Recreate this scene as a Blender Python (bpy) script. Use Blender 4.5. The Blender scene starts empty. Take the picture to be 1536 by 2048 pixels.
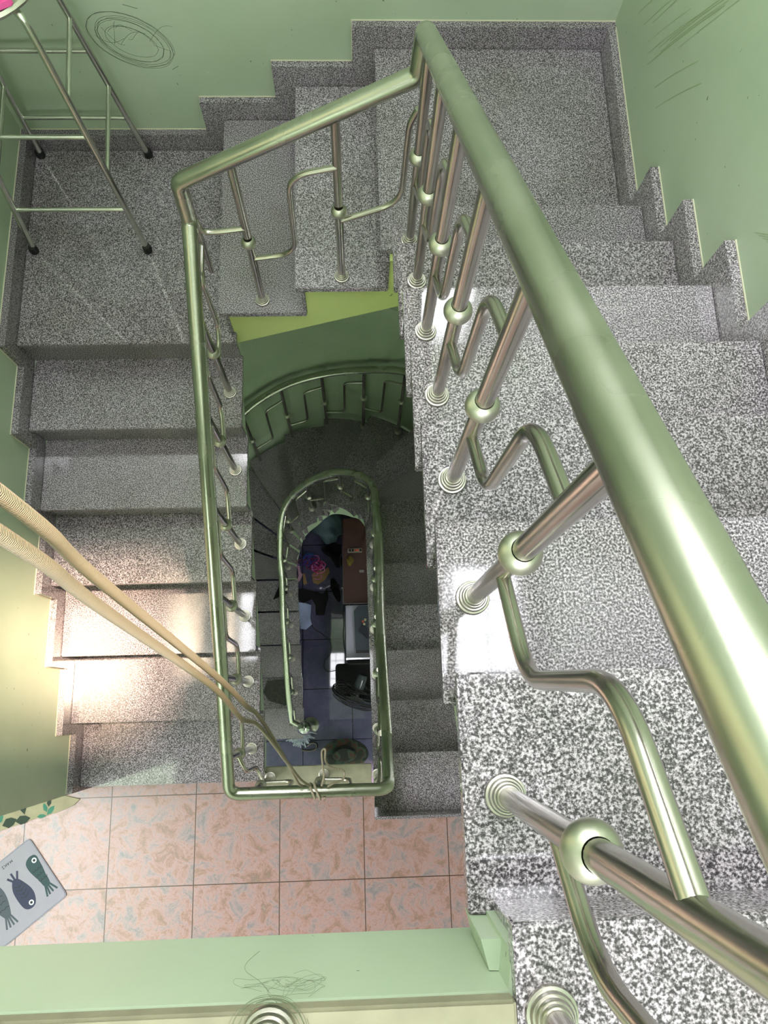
import bpy, bmesh, math, random
from mathutils import Vector, Matrix
random.seed(7)
scene = bpy.context.scene
C = scene.collection
PI = math.pi

# ---------------------------------------------------------------- camera
CAM = Vector((0.09155316, 0.08586478, 3.77482855))
R = ((0.9991324683925269, 0.01978764268542487, -0.03664368705266),
     (-0.02822483427635802, 0.9687416604982669, -0.246460856821388),
     (0.030621386871405483, 0.2472813062324254, 0.9684597494238246))
cam_data = bpy.data.cameras.new('camera')
cam_data.sensor_fit = 'VERTICAL'
cam_data.sensor_height = 36.0
cam_data.lens = 36.0 * 1490.0 / 2048.0
cam_data.clip_start = 0.01
cam = bpy.data.objects.new('camera', cam_data)
cam.matrix_world = Matrix.Translation(CAM) @ Matrix(R).to_4x4()
C.objects.link(cam)
scene.camera = cam

# ---------------------------------------------------------------- light
scene.view_settings.view_transform = 'Standard'
scene.view_settings.look = 'None'
scene.view_settings.exposure = 0.0
scene.view_settings.gamma = 1.0
SKY_Z = 5.2
PANES = [(-1.19, -1.00, 0.55, 1.28), (-0.62, -0.21, 0.40, 1.15), (0.18, 0.92, 0.18, 0.76)]   # skylight openings
world = bpy.data.worlds.new('sky')
scene.world = world
world.use_nodes = True
wn = world.node_tree
wn.nodes['Background'].inputs[0].default_value = (0.95, 0.955, 1.0, 1)
wn.nodes['Background'].inputs[1].default_value = 24.5

def lamp(name, kind, energy, color, loc, rot, size=None, size_y=None, portal=False, angle=None):
    d = bpy.data.lights.new(name, kind)
    d.energy = energy; d.color = color
    if kind == 'AREA':
        d.shape = 'RECTANGLE'; d.size = size; d.size_y = size_y or size
        if portal: d.cycles.is_portal = True
    if angle is not None: d.angle = angle
    o = bpy.data.objects.new(name, d)
    o.location = loc; o.rotation_euler = rot
    C.objects.link(o)
    return o
sun_dir = Vector((-0.35, -0.03, -1.0)).normalized()
sun = lamp('sun', 'SUN', 25.0, (1.0, 0.74, 0.52), (2, 2, 9), (0, 0, 0), angle=math.radians(5.0))
sun.rotation_euler = sun_dir.to_track_quat('-Z', 'Y').to_euler()
for p_ in PANES:
    lamp('skylight_portal', 'AREA', 1, (1, 1, 1), ((p_[0] + p_[1]) / 2, (p_[2] + p_[3]) / 2, SKY_Z - 0.02), (0, 0, 0), p_[1] - p_[0], p_[3] - p_[2], portal=True)
lamp('back_window_portal', 'AREA', 1, (1, 1, 1), (-0.125, 2.315, 4.675), (math.radians(-90), 0, 0), 1.95, 0.85, portal=True)
lamp('added_window_portal', 'AREA', 1, (1, 1, 1), (-0.025, -2.38, 4.35), (math.radians(90), 0, 0), 1.75, 1.3, portal=True)  # portal for the added front window

# ---------------------------------------------------------------- materials
def new_mat(name):
    m = bpy.data.materials.new(name); m.use_nodes = True
    nt = m.node_tree
    return m, nt, nt.nodes['Principled BSDF']
def lin(r, g, b):
    def f(c):
        c /= 255.0
        return c / 12.92 if c <= 0.04045 else ((c + 0.055) / 1.055) ** 2.4
    return (f(r), f(g), f(b), 1)
def plain(name, rgb, rough=0.6, metal=0.0, noise=0.0, nscale=8.0, bump=0.0):
    m, nt, p = new_mat(name)
    p.inputs['Base Color'].default_value = lin(*rgb)
    p.inputs['Roughness'].default_value = rough
    p.inputs['Metallic'].default_value = metal
    if noise or bump:
        tc = nt.nodes.new('ShaderNodeTexCoord')
        n = nt.nodes.new('ShaderNodeTexNoise'); n.inputs['Scale'].default_value = nscale
        n.inputs['Detail'].default_value = 5
        nt.links.new(tc.outputs['Object'], n.inputs['Vector'])
        if noise:
            mx = nt.nodes.new('ShaderNodeMix'); mx.data_type = 'RGBA'
            a = tuple(c * (1 - noise) for c in lin(*rgb)[:3]) + (1,)
            b = tuple(min(1, c * (1 + noise)) for c in lin(*rgb)[:3]) + (1,)
            mx.inputs[6].default_value = a; mx.inputs[7].default_value = b
            nt.links.new(n.outputs['Fac'], mx.inputs[0])
            nt.links.new(mx.outputs[2], p.inputs['Base Color'])
        if bump:
            b_ = nt.nodes.new('ShaderNodeBump'); b_.inputs['Strength'].default_value = bump
            b_.inputs['Distance'].default_value = 0.01
            nt.links.new(n.outputs['Fac'], b_.inputs['Height'])
            nt.links.new(b_.outputs['Normal'], p.inputs['Normal'])
    return m
def ramp(nt, stops):
    r = nt.nodes.new('ShaderNodeValToRGB')
    el = r.color_ramp.elements
    while len(el) < len(stops): el.new(0.5)
    for e, (pos, col) in zip(el, stops):
        e.position = pos; e.color = col
    return r
def granite(name, tint=(1.06, 0.94, 1.05), rough=0.07, gain=1.1):
    m, nt, p = new_mat(name)
    tc = nt.nodes.new('ShaderNodeTexCoord')
    n1 = nt.nodes.new('ShaderNodeTexNoise'); n1.inputs['Scale'].default_value = 275
    n1.inputs['Detail'].default_value = 2.5; n1.inputs['Roughness'].default_value = 0.6
    n2 = nt.nodes.new('ShaderNodeTexNoise'); n2.inputs['Scale'].default_value = 3.0
    n2.inputs['Detail'].default_value = 4
    nt.links.new(tc.outputs['Object'], n1.inputs['Vector'])
    nt.links.new(tc.outputs['Object'], n2.inputs['Vector'])
    def c(v): return tuple(min(1, v * t * gain) for t in tint) + (1,)
    rr = ramp(nt, [(0.0, c(0.03)), (0.39, c(0.045)), (0.47, c(0.13)), (0.53, c(0.25)), (0.62, c(0.48)), (1.0, c(0.66))])
    nt.links.new(n1.outputs['Fac'], rr.inputs['Fac'])
    mx = nt.nodes.new('ShaderNodeMix'); mx.data_type = 'RGBA'; mx.blend_type = 'MULTIPLY'
    mx.inputs[0].default_value = 1.0
    r2 = ramp(nt, [(0.3, (0.80, 0.79, 0.76, 1)), (0.65, (1.05, 1.05, 1.08, 1))])
    nt.links.new(n2.outputs['Fac'], r2.inputs['Fac'])
    nt.links.new(rr.outputs['Color'], mx.inputs[6]); nt.links.new(r2.outputs['Color'], mx.inputs[7])
    oi = nt.nodes.new('ShaderNodeObjectInfo'); mr_ = nt.nodes.new('ShaderNodeMapRange')
    mr_.inputs[3].default_value = 0.82; mr_.inputs[4].default_value = 1.14
    nt.links.new(oi.outputs['Random'], mr_.inputs[0])
    hsv = nt.nodes.new('ShaderNodeHueSaturation'); nt.links.new(mr_.outputs[0], hsv.inputs['Value'])
    nt.links.new(mx.outputs[2], hsv.inputs['Color'])
    nt.links.new(hsv.outputs[0], p.inputs['Base Color'])
    r3 = ramp(nt, [(0.35, (rough * 0.6,) * 3 + (1,)), (0.7, (rough * 1.5,) * 3 + (1,))])
    nt.links.new(n2.outputs['Fac'], r3.inputs['Fac'])
    nt.links.new(r3.outputs['Color'], p.inputs['Roughness'])
    p.inputs['IOR'].default_value = 1.55
    return m
GRAN = granite('speckled_granite')
GRAN_RIM = GRAN

def wall_paint(name, rgb, rough=0.38):
    m, nt, p = new_mat(name)
    tc = nt.nodes.new('ShaderNodeTexCoord')
    n1 = nt.nodes.new('ShaderNodeTexNoise'); n1.inputs['Scale'].default_value = 2.2
    n1.inputs['Detail'].default_value = 6; n1.inputs['Roughness'].default_value = 0.6
    n2 = nt.nodes.new('ShaderNodeTexNoise'); n2.inputs['Scale'].default_value = 45
    n2.inputs['Detail'].default_value = 2
    n3 = nt.nodes.new('ShaderNodeTexNoise'); n3.inputs['Scale'].default_value = 9
    nt.links.new(tc.outputs['Object'], n1.inputs['Vector']); nt.links.new(tc.outputs['Object'], n2.inputs['Vector'])
    nt.links.new(tc.outputs['Object'], n3.inputs['Vector'])
    b = lin(*rgb)
    r1 = ramp(nt, [(0.3, (b[0] * 0.88, b[1] * 0.92, b[2] * 0.87, 1)), (0.7, (b[0] * 1.05, b[1] * 1.03, b[2] * 1.05, 1))])
    nt.links.new(n1.outputs['Fac'], r1.inputs['Fac'])
    spots = ramp(nt, [(0.0, (0.35, 0.35, 0.30, 1)), (0.235, (0.35, 0.35, 0.30, 1)), (0.25, (1, 1, 1, 1))])
    nt.links.new(n2.outputs['Fac'], spots.inputs['Fac'])
    mx = nt.nodes.new('ShaderNodeMix'); mx.data_type = 'RGBA'; mx.blend_type = 'MULTIPLY'; mx.inputs[0].default_value = 1
    nt.links.new(r1.outputs['Color'], mx.inputs[6]); nt.links.new(spots.outputs['Color'], mx.inputs[7])
    nt.links.new(mx.outputs[2], p.inputs['Base Color'])
    p.inputs['Roughness'].default_value = rough
    bp = nt.nodes.new('ShaderNodeBump'); bp.inputs['Strength'].default_value = 0.12; bp.inputs['Distance'].default_value = 0.01
    nt.links.new(n3.outputs['Fac'], bp.inputs['Height']); nt.links.new(bp.outputs['Normal'], p.inputs['Normal'])
    return m
GREEN = wall_paint('pale_green_paint', (174, 188, 164))
GREEN_LIT = wall_paint('lit_green_paint', (206, 217, 140))  # copy of the pale green with warm light put into its colour
CREAM = plain('cream_marble', (136, 132, 110), 0.45, noise=0.35, nscale=22)
CAULK = plain('cream_filler', (205, 200, 180), 0.7)
PENCIL = plain('pencil_mark', (70, 84, 68), 0.7)
WHITE_PAINT = plain('white_ceiling_paint', (225, 228, 218), 0.7, noise=0.04)

def steel(name, base=(0.60, 0.585, 0.55), rough=0.16, dirty=0.25):
    m, nt, p = new_mat(name)
    p.inputs['Metallic'].default_value = 1.0
    tc = nt.nodes.new('ShaderNodeTexCoord')
    n = nt.nodes.new('ShaderNodeTexNoise'); n.inputs['Scale'].default_value = 7; n.inputs['Detail'].default_value = 2
    nt.links.new(tc.outputs['Object'], n.inputs['Vector'])
    r1 = ramp(nt, [(0.15, tuple(c * (1 - dirty) for c in base) + (1,)), (0.85, tuple(base) + (1,))])
    r2 = ramp(nt, [(0.15, (rough * 0.8,) * 3 + (1,)), (0.85, (rough * 1.6,) * 3 + (1,))])
    nt.links.new(n.outputs['Fac'], r1.inputs['Fac']); nt.links.new(n.outputs['Fac'], r2.inputs['Fac'])
    nt.links.new(r1.outputs['Color'], p.inputs['Base Color']); nt.links.new(r2.outputs['Color'], p.inputs['Roughness'])
    return m
STEEL_RAIL = steel('polished_steel_handrail', (0.54, 0.535, 0.46), 0.22, 0.2)
STEEL = steel('polished_steel_post', (0.62, 0.58, 0.53), 0.17, 0.3)
STEEL_DULL = steel('dull_steel_ball', (0.60, 0.59, 0.50), 0.33, 0.25)
STEEL_FL = steel('brushed_steel_flange', (0.64, 0.61, 0.55), 0.27, 0.3)
STEEL_STOOL = steel('steel_stool_tube', (0.68, 0.68, 0.62), 0.18, 0.1)

def tile_mat(name, pitch, ox, oy, stops, grout, rough, nscale=13.0, gw=0.0022, marb=True):
    m, nt, p = new_mat(name)
    L = nt.links
    tc = nt.nodes.new('ShaderNodeTexCoord')
    sep = nt.nodes.new('ShaderNodeSeparateXYZ'); L.new(tc.outputs['Object'], sep.inputs[0])
    def math_(op, a, b=None):
        n = nt.nodes.new('ShaderNodeMath'); n.operation = op
        for i, v in ((0, a), (1, b)):
            if v is None: continue
            if isinstance(v, (int, float)): n.inputs[i].default_value = v
            else: L.new(v, n.inputs[i])
        return n.outputs[0]
    def line(axis, off):
        v = math_('SUBTRACT', sep.outputs[axis], off)
        v = math_('DIVIDE', v, pitch)
        fl = math_('FLOOR', v)
        fr = math_('SUBTRACT', v, fl)
        d = math_('ABSOLUTE', math_('SUBTRACT', fr, 0.5))
        return math_('GREATER_THAN', d, 0.5 - gw / pitch), fl
    gx, fx = line(0, ox); gy, fy = line(1, oy)
    g = math_('MAXIMUM', gx, gy)
    comb = nt.nodes.new('ShaderNodeCombineXYZ')
    L.new(math_('MULTIPLY', fx, 7.3), comb.inputs[0]); L.new(math_('MULTIPLY', fy, 5.1), comb.inputs[1])
    add = nt.nodes.new('ShaderNodeVectorMath'); add.operation = 'ADD'
    L.new(tc.outputs['Object'], add.inputs[0]); L.new(comb.outputs[0], add.inputs[1])
    n1 = nt.nodes.new('ShaderNodeTexNoise'); n1.inputs['Scale'].default_value = nscale
    n1.inputs['Detail'].default_value = 10; n1.inputs['Roughness'].default_value = 0.78; n1.inputs['Distortion'].default_value = 0.6
    L.new(add.outputs[0], n1.inputs['Vector'])
    r1 = ramp(nt, stops); L.new(n1.outputs['Fac'], r1.inputs['Fac'])
    col = r1.outputs['Color']
    if marb:
        n2 = nt.nodes.new('ShaderNodeTexNoise'); n2.inputs['Scale'].default_value = nscale * 2.6
        n2.inputs['Detail'].default_value = 6; n2.inputs['Distortion'].default_value = 2.5
        L.new(add.outputs[0], n2.inputs['Vector'])
        r2 = ramp(nt, [(0.0, (1, 1, 1, 1)), (0.485, (1, 1, 1, 1)), (0.50, (0.66, 0.58, 0.52, 1)), (0.515, (1, 1, 1, 1))])
        L.new(n2.outputs['Fac'], r2.inputs['Fac'])
        mm = nt.nodes.new('ShaderNodeMix'); mm.data_type = 'RGBA'; mm.blend_type = 'MULTIPLY'; mm.inputs[0].default_value = 0.9
        L.new(col, mm.inputs[6]); L.new(r2.outputs['Color'], mm.inputs[7]); col = mm.outputs[2]
    mx = nt.nodes.new('ShaderNodeMix'); mx.data_type = 'RGBA'
    L.new(g, mx.inputs[0]); L.new(col, mx.inputs[6]); mx.inputs[7].default_value = grout
    L.new(mx.outputs[2], p.inputs['Base Color'])
    p.inputs['Roughness'].default_value = rough
    return m
TILE = tile_mat('pink_marbled_tile', 0.3945, -0.299, -0.3145,
                [(0.30, lin(98, 100, 108)), (0.43, lin(138, 124, 126)), (0.50, lin(163, 129, 127)), (0.56, lin(148, 114, 104)), (0.62, lin(124, 102, 94)), (0.72, lin(160, 140, 137))],
                lin(70, 50, 42), 0.34, nscale=11.0)
DARK_TILE = tile_mat('dark_slate_tile', 0.4725, 0.012, -0.252,
                [(0.3, lin(66, 64, 88)), (0.6, lin(88, 84, 112))], lin(25, 25, 32), 0.03, nscale=6, gw=0.003, marb=False)

# ---------------------------------------------------------------- builders
WORLD = {}
def link(name, me, m, parent=None, loc=None):
    o = bpy.data.objects.new(name, me); C.objects.link(o)
    if m is not None and not me.materials:
        for mm in (m if isinstance(m, (list, tuple)) else [m]): me.materials.append(mm)
    w = Vector(loc) if loc is not None else Vector((0, 0, 0))
    if parent is not None:
        o.parent = parent
        o.location = w - WORLD.get(parent.name, Vector((0, 0, 0)))
    else:
        o.location = w
    WORLD[o.name] = w
    return o
def obj(name, bm, m, parent=None, loc=None, smooth=False, bevel=None):
    if bevel: 
        bmesh.ops.bevel(bm, geom=[e for e in bm.edges if e.calc_length() > bevel * 3], offset=bevel, segments=2, affect='EDGES', clamp_overlap=True)
    bmesh.ops.recalc_face_normals(bm, faces=bm.faces)
    me = bpy.data.meshes.new(name); bm.to_mesh(me); bm.free()
    if smooth:
        me.polygons.foreach_set('use_smooth', [True] * len(me.polygons))
        try: me.set_sharp_from_angle(angle=math.radians(40))
        except Exception: pass
    return link(name, me, m, parent, loc)
def thing(name, label, cat, loc=(0, 0, 0), group=None):
    o = bpy.data.objects.new(name, None); C.objects.link(o)
    o.location = loc; o.empty_display_size = 0.1
    WORLD[o.name] = Vector(loc)
    o['label'] = label; o['category'] = cat
    if group: o['group'] = group
    return o
def tag(o, label, cat, group=None, kind=None):
    o['label'] = label; o['category'] = cat
    if group: o['group'] = group
    if kind: o['kind'] = kind
    return o
def struct(o, label=None, cat=None):
    o['kind'] = 'structure'
    if label: o['label'] = label
    if cat: o['category'] = cat
    return o
def B(): return bmesh.new()
def box(bm, x0, x1, y0, y1, z0, z1, mi=0, M=None):
    vs = [bm.verts.new((x, y, z)) for z in (z0, z1) for y in (y0, y1) for x in (x0, x1)]
    if M is not None:
        for v in vs: v.co = M @ v.co
    for f in ((0, 2, 3, 1), (4, 5, 7, 6), (0, 1, 5, 4), (2, 6, 7, 3), (0, 4, 6, 2), (1, 3, 7, 5)):
        bm.faces.new([vs[i] for i in f]).material_index = mi
    return bm
def prism(bm, pts, fn, a, b, mi=0):
    """extrude the 2-D polygon pts from a to b; fn(u, v, w) -> xyz"""
    v0 = [bm.verts.new(fn(u, v, a)) for u, v in pts]
    v1 = [bm.verts.new(fn(u, v, b)) for u, v in pts]
    n = len(pts)
    f = [bm.faces.new(v0), bm.faces.new(list(reversed(v1)))]
    for i in range(n): f.append(bm.faces.new((v0[i], v1[i], v1[(i + 1) % n], v0[(i + 1) % n])))
    for q in f: q.material_index = mi
    return bm
XY = lambda u, v, w: (u, v, w)
YZ = lambda u, v, w: (w, u, v)
XZ = lambda u, v, w: (u, w, v)
def tube(bm, pts, r, seg=12, caps=True, closed=False, mi=0):
    pts = [Vector(p) for p in pts]
    n = len(pts)
    rr = r if isinstance(r, (list, tuple)) else [r] * n
    up = None; rings = []
    for i, p in enumerate(pts):
        if closed: t = pts[(i + 1) % n] - pts[i - 1]
        elif i == 0: t = pts[1] - p
        elif i == n - 1: t = p - pts[i - 1]
        else:
            t = (p - pts[i - 1]).normalized() + (pts[i + 1] - p).normalized()
        t.normalize()
        if up is None:
            up = Vector((0, 0, 1)) if abs(t.z) < 0.9 else Vector((1, 0, 0))
        s = t.cross(up).normalized(); up = s.cross(t).normalized()
        k = 1.0
        if 0 < i < n - 1 and not closed:
            c = (p - pts[i - 1]).normalized().dot((pts[i + 1] - p).normalized())
            k = 1.0 / max(0.6, math.sqrt(max(0.0, (1 + c) / 2)))
        rings.append([bm.verts.new(p + (s * math.cos(2 * PI * j / seg) + up * math.sin(2 * PI * j / seg)) * rr[i]) for j in range(seg)])
    m = n if closed else n - 1
    for i in range(m):
        a, b = rings[i], rings[(i + 1) % n]
        for j in range(seg):
            bm.faces.new((a[j], a[(j + 1) % seg], b[(j + 1) % seg], b[j])).material_index = mi
    if caps and not closed:
        bm.faces.new(list(reversed(rings[0]))).material_index = mi
        bm.faces.new(rings[-1]).material_index = mi
    return bm
def fillet(pts, rad, seg=6):
    pts = [Vector(p) for p in pts]
    out = [pts[0]]
    for i in range(1, len(pts) - 1):
        p, a, b = pts[i], pts[i - 1], pts[i + 1]
        rd = rad[i] if isinstance(rad, (list, tuple)) else rad
        da, db = (a - p), (b - p)
        d = min(rd, da.length * 0.49, db.length * 0.49)
        p0 = p + da.normalized() * d; p1 = p + db.normalized() * d
        for k in range(seg + 1):
            t = k / seg
            out.append(p0 * (1 - t) ** 2 + p * 2 * t * (1 - t) + p1 * t ** 2)
    out.append(pts[-1])
    return out
def catmull(pts, sub=8):
    P = [Vector(p) for p in pts]
    P = [P[0] * 2 - P[1]] + P + [P[-1] * 2 - P[-2]]
    out = []
    for i in range(1, len(P) - 2):
        for k in range(sub):
            t = k / sub
            out.append(0.5 * ((2 * P[i]) + (P[i + 1] - P[i - 1]) * t + (2 * P[i - 1] - 5 * P[i] + 4 * P[i + 1] - P[i + 2]) * t * t + (3 * P[i] - P[i - 1] - 3 * P[i + 1] + P[i + 2]) * t ** 3))
    out.append(P[-2])
    return out
def lathe(bm, prof, seg=32, M=None, mi=0):
    rings = []
    for r, z in prof:
        if r < 1e-6: rings.append([bm.verts.new((0, 0, z))])
        else: rings.append([bm.verts.new((r * math.cos(2 * PI * j / seg), r * math.sin(2 * PI * j / seg), z)) for j in range(seg)])
    for a, b in zip(rings, rings[1:]):
        for j in range(seg):
            k = (j + 1) % seg
            if len(a) == 1 and len(b) == 1: continue
            if len(a) == 1: f = bm.faces.new((a[0], b[k], b[j]))
            elif len(b) == 1: f = bm.faces.new((a[j], a[k], b[0]))
            else: f = bm.faces.new((a[j], a[k], b[k], b[j]))
            f.material_index = mi
    if M is not None:
        for rg in rings:
            for v in rg: v.co = M @ v.co
    return bm

# ================================================================ dimensions
r = 0.165
XW, XI, Y1, G = -1.183, -0.357, -0.250, 0.2805          # left flight
X8, G2, YB, YF = -0.395, 0.2906, 2.301, 1.464           # short flight
XR, YR, GR, XRI = 0.985, 1.5414, 0.2371, 0.215          # right flight
Y18 = -0.128
ZU = 18 * r                                             # upper floor
ZG = -22 * r                                            # ground floor
WL, WB, WR = -1.212, 2.330, 1.014                       # wall planes
CY = 1.20                                               # centre of the round lower stair

# ================================================================ structure
# walls
bm = B(); box(bm, WL - 0.15, WL, -0.275, WB + 0.15, -0.05, SKY_Z)
box(bm, WL - 0.15, WL, -2.4, -0.275, ZU - 0.24, SKY_Z)
struct(obj('wall_left', bm, GREEN))
def ribbon(bm, pts2, fn, w, mi):
    for i in range(len(pts2) - 1):
        a, b = Vector(pts2[i]), Vector(pts2[i + 1])
        d = (b - a)
        if d.length < 1e-6: continue
        n = Vector((-d.y, d.x)).normalized() * w * 0.5
        q = [a - n, a + n, b + n, b - n]
        try: bm.faces.new([bm.verts.new(fn(p.x, p.y)) for p in q]).material_index = mi
        except ValueError: pass
def wall_with_hole(bm, x0, x1, z0, z1, hx0, hx1, hz0, hz1, y0, y1):
    box(bm, x0, hx0, y0, y1, z0, z1); box(bm, hx1, x1, y0, y1, z0, z1)
    box(bm, hx0, hx1, y0, y1, z0, hz0); box(bm, hx0, hx1, y0, y1, hz1, z1)
bm = B(); wall_with_hole(bm, WL, WR, 0.0, SKY_Z, -1.1, 0.85, 4.25, 5.10, WB, WB + 0.15)
yf = WB - 0.0006
rnd = random.Random(3)
pts = []
for i in range(330):                                     # loose pencil scribble
    t = i / 330 * 2 * PI * 7.5
    k = 0.86 + 0.14 * math.sin(t * 0.31 + 1) + rnd.uniform(-0.012, 0.012)
    ex, ez = 0.140 * math.cos(t) * k, 0.100 * math.sin(t) * k
    if i > 265: ex *= 0.6; ez *= 0.55
    pts.append((-0.655 + ex * 0.98 + ez * 0.25, 1.648 + ez - ex * 0.42))
ribbon(bm, pts, lambda u, v: (u, yf, v), 0.0011, 1)
for k in range(7):
    x0, z0 = -0.66 + rnd.uniform(-0.07, 0.07), 1.66 + rnd.uniform(-0.04, 0.05)
    q = [(x0 + j * 0.012 * math.cos(k), z0 + 0.03 * math.sin(j * 0.35 + k) + j * 0.004) for j in range(9)]
    ribbon(bm, q, lambda u, v: (u, yf, v), 0.0010, 1)
for a, b in (((-0.545, 1.530), (-0.520, 1.545)), ((-0.543, 1.47), (-0.541, 1.46)), ((-0.10, 1.70), (-0.098, 1.694)), ((-0.645, 1.79), (-0.60, 1.775))):
    ribbon(bm, [a, b], lambda u, v: (u, yf, v), 0.0018, 1)
for k in range(9):                                       # white chips
    a = k * 0.7; c = (-0.608, 1.565) if k < 5 else (-0.418, 1.517)
    ribbon(bm, [c, (c[0] + 0.010 * math.cos(a * 2), c[1] + 0.010 * math.sin(a * 2))], lambda u, v: (u, yf, v), 0.0013, 2)
struct(obj('wall_back', bm, [GREEN, PENCIL, CAULK]))
bm = B(); box(bm, WR, WR + 0.15, -2.4, WB + 0.15, 0.0, SKY_Z)
xf = WR - 0.0006
DIRT = plain('wall_smear', (148, 165, 124), 0.5)
for k in range(16):
    y0 = 2.22 - k * 0.028 + rnd.uniform(-0.012, 0.012); L_ = rnd.uniform(0.18, 0.5)
    z0 = 1.98 + rnd.uniform(-0.1, 0.16) - abs(k - 6) * 0.0
    q = [(y0 - t * 0.55 * L_ - 0.02 * t * t, z0 + t * L_ * 1.0) for t in (0, 0.25, 0.5, 0.75, 1)]
    ribbon(bm, q, lambda u, v: (xf, u, v), rnd.uniform(0.0012, 0.003), 1)
for k in range(8):
    y0 = 1.10 - k * 0.016; q = [(y0, 2.31 + k * 0.012), (y0 - 0.09, 2.42 + k * 0.012)]
    ribbon(bm, q, lambda u, v: (xf, u, v), 0.0013, 1)
struct(obj('wall_right', bm, [GREEN, DIRT]))
# rounded wall of the lower stair, joined to the straight side walls below
OC, OR = -0.099, 1.113
bm = B()
arc = [(OC + OR * math.cos(a * PI / 48), CY + OR * math.sin(a * PI / 48)) for a in range(49)]
path = [(WR, -0.46)] + arc + [(WL, -0.3)]
inner = [bm.verts.new((x, y, ZG)) for x, y in path]; top = [bm.verts.new((x, y, -0.02)) for x, y in path]
for i in range(len(path) - 1): bm.faces.new((inner[i], inner[i + 1], top[i + 1], top[i]))
cap = [bm.verts.new((x, y, -0.02)) for x, y in ((WL, WB + 0.1), (WR, WB + 0.1))]
bm.faces.new([top[i] for i in range(1, 50)] + [cap[0], cap[1]])
struct(obj('wall_rounded', bm, GREEN, smooth=False))
# hall walls behind the camera (front) with an added window opening
bm = B()
wall_with_hole(bm, -3.15, WR + 0.15, ZU - 0.24, SKY_Z, -0.9, 0.85, 3.7, 5.0, -2.55, -2.4)
box(bm, -3.15, WR + 0.15, -2.55, -2.4, 0.0, ZU - 0.24)
struct(obj('wall_front', bm, GREEN))
bm = B(); box(bm, -3.15, -3.0, -2.4, 0.7, -0.05, ZU); box(bm, -3.0, WL - 0.15, 0.55, 0.7, -0.05, ZU - 0.24)
struct(obj('wall_hall', bm, GREEN))
# windows; the unseen front one is added to brighten the walls
def window(name, x0, x1, z0, z1, y, n):
    bm = B(); w = 0.035
    for a, b, c, d in ((x0, x0 + w, z0, z1), (x1 - w, x1, z0, z1), (x0, x1, z0, z0 + w), (x0, x1, z1 - w, z1), ((x0 + x1) / 2 - w / 2, (x0 + x1) / 2 + w / 2, z0, z1)):
        box(bm, a, b, y - 0.03, y + 0.03, c, d)
    for i in range(1, n):
        z = z0 + (z1 - z0) * i / n
        tube(bm, [(x0, y, z), (x1, y, z)], 0.006, 8)
    return struct(obj(name, bm, plain(name + '_frame_paint', (225, 225, 220), 0.5)))
window('window_2', -1.1, 0.85, 4.25, 5.10, 2.42, 5)
window('window_3', -0.9, 0.85, 3.7, 5.0, -2.47, 7)
# ceiling with three grilled skylight openings
bm = B()
cxs = sorted([-3.15, WR + 0.15] + [v for p in PANES for v in p[:2]])
cys = sorted([-2.55, WB + 0.15] + sorted(set(v for p in PANES for v in p[2:])))
for i in range(len(cxs) - 1):
    for j in range(len(cys) - 1):
        mx_, my_ = (cxs[i] + cxs[i + 1]) / 2, (cys[j] + cys[j + 1]) / 2
        if cys[j + 1] - cys[j] < 1e-4 or any(p[0] < mx_ < p[1] and p[2] < my_ < p[3] for p in PANES): continue
        box(bm, cxs[i], cxs[i + 1], cys[j], cys[j + 1], SKY_Z, SKY_Z + 0.12)
struct(obj('ceiling', bm, GREEN))
GRILLE = plain('skylight_grille_paint', (190, 195, 205), 0.5)
z = SKY_Z + 0.04
for n_, (x0, x1, y0, y1) in enumerate(PANES):
    bm = B()
    for a_, b_, c_, d_ in ((x0, x0 + 0.03, y0, y1), (x1 - 0.03, x1, y0, y1), (x0, x1, y0, y0 + 0.03), (x0, x1, y1 - 0.03, y1)):
        box(bm, a_, b_, c_, d_, z - 0.02, z + 0.02)
    nx, ny = max(1, round((x1 - x0) / 0.172)), max(1, round((y1 - y0) / 0.178))
    for i in range(1, nx):
        x = x0 + (x1 - x0) * i / nx; w = 0.02 if (nx > 3 and i == 2) else 0.005; box(bm, x - w, x + w, y0, y1, z - 0.006, z + 0.006)
    for i in range(1, ny):
        y = y0 + (y1 - y0) * i / ny; box(bm, x0, x1, y - 0.005, y + 0.005, z - 0.006, z + 0.006)
    struct(obj('window_%d' % (1 if n_ == 0 else n_ + 3), bm, GRILLE))

# floors
bm = B()
P = [(-3.0, -2.4), (WR, -2.4), (WR, -0.455), (0.1495, -0.455), (0.1495, -0.300), (-0.388, -0.300), (-0.388, -0.215), (WL, -0.215), (WL, -0.27), (WL - 0.15, -0.27), (WL - 0.15, 0.55), (-3.0, 0.55)]
prism(bm, P, XY, -0.02, 0.0)
struct(obj('floor_tiled', bm, TILE))
bm = B()
P2 = [(-3.0, -2.4), (WR, -2.4), (WR, -0.47), (0.138, -0.47), (0.138, -0.212), (WL, -0.212), (WL - .15, -0.212), (WL - 0.15, 0.55), (-3.0, 0.55)]
prism(bm, P2, XY, -0.17, -0.021)
struct(obj('trim_1', bm, GREEN))
bm = B(); box(bm, -0.386, 0.138, -0.300, -0.203, -0.020, 0.002)
struct(obj('trim_2', bm, CREAM, bevel=0.002))
bm = B(); box(bm, -3.0, 1.6, -2.4, 2.6, ZG - 0.1, ZG)
struct(obj('floor_ground', bm, DARK_TILE))
bm = B(); box(bm, -3.15, -3.0, -2.4, 2.6, ZG, -0.02); box(bm, -3.0, 1.6, -2.55, -2.4, ZG, -0.02); box(bm, 1.6, 1.75, -2.4, 0, ZG, -0.02)
struct(obj('wall_ground', bm, GREEN))
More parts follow.
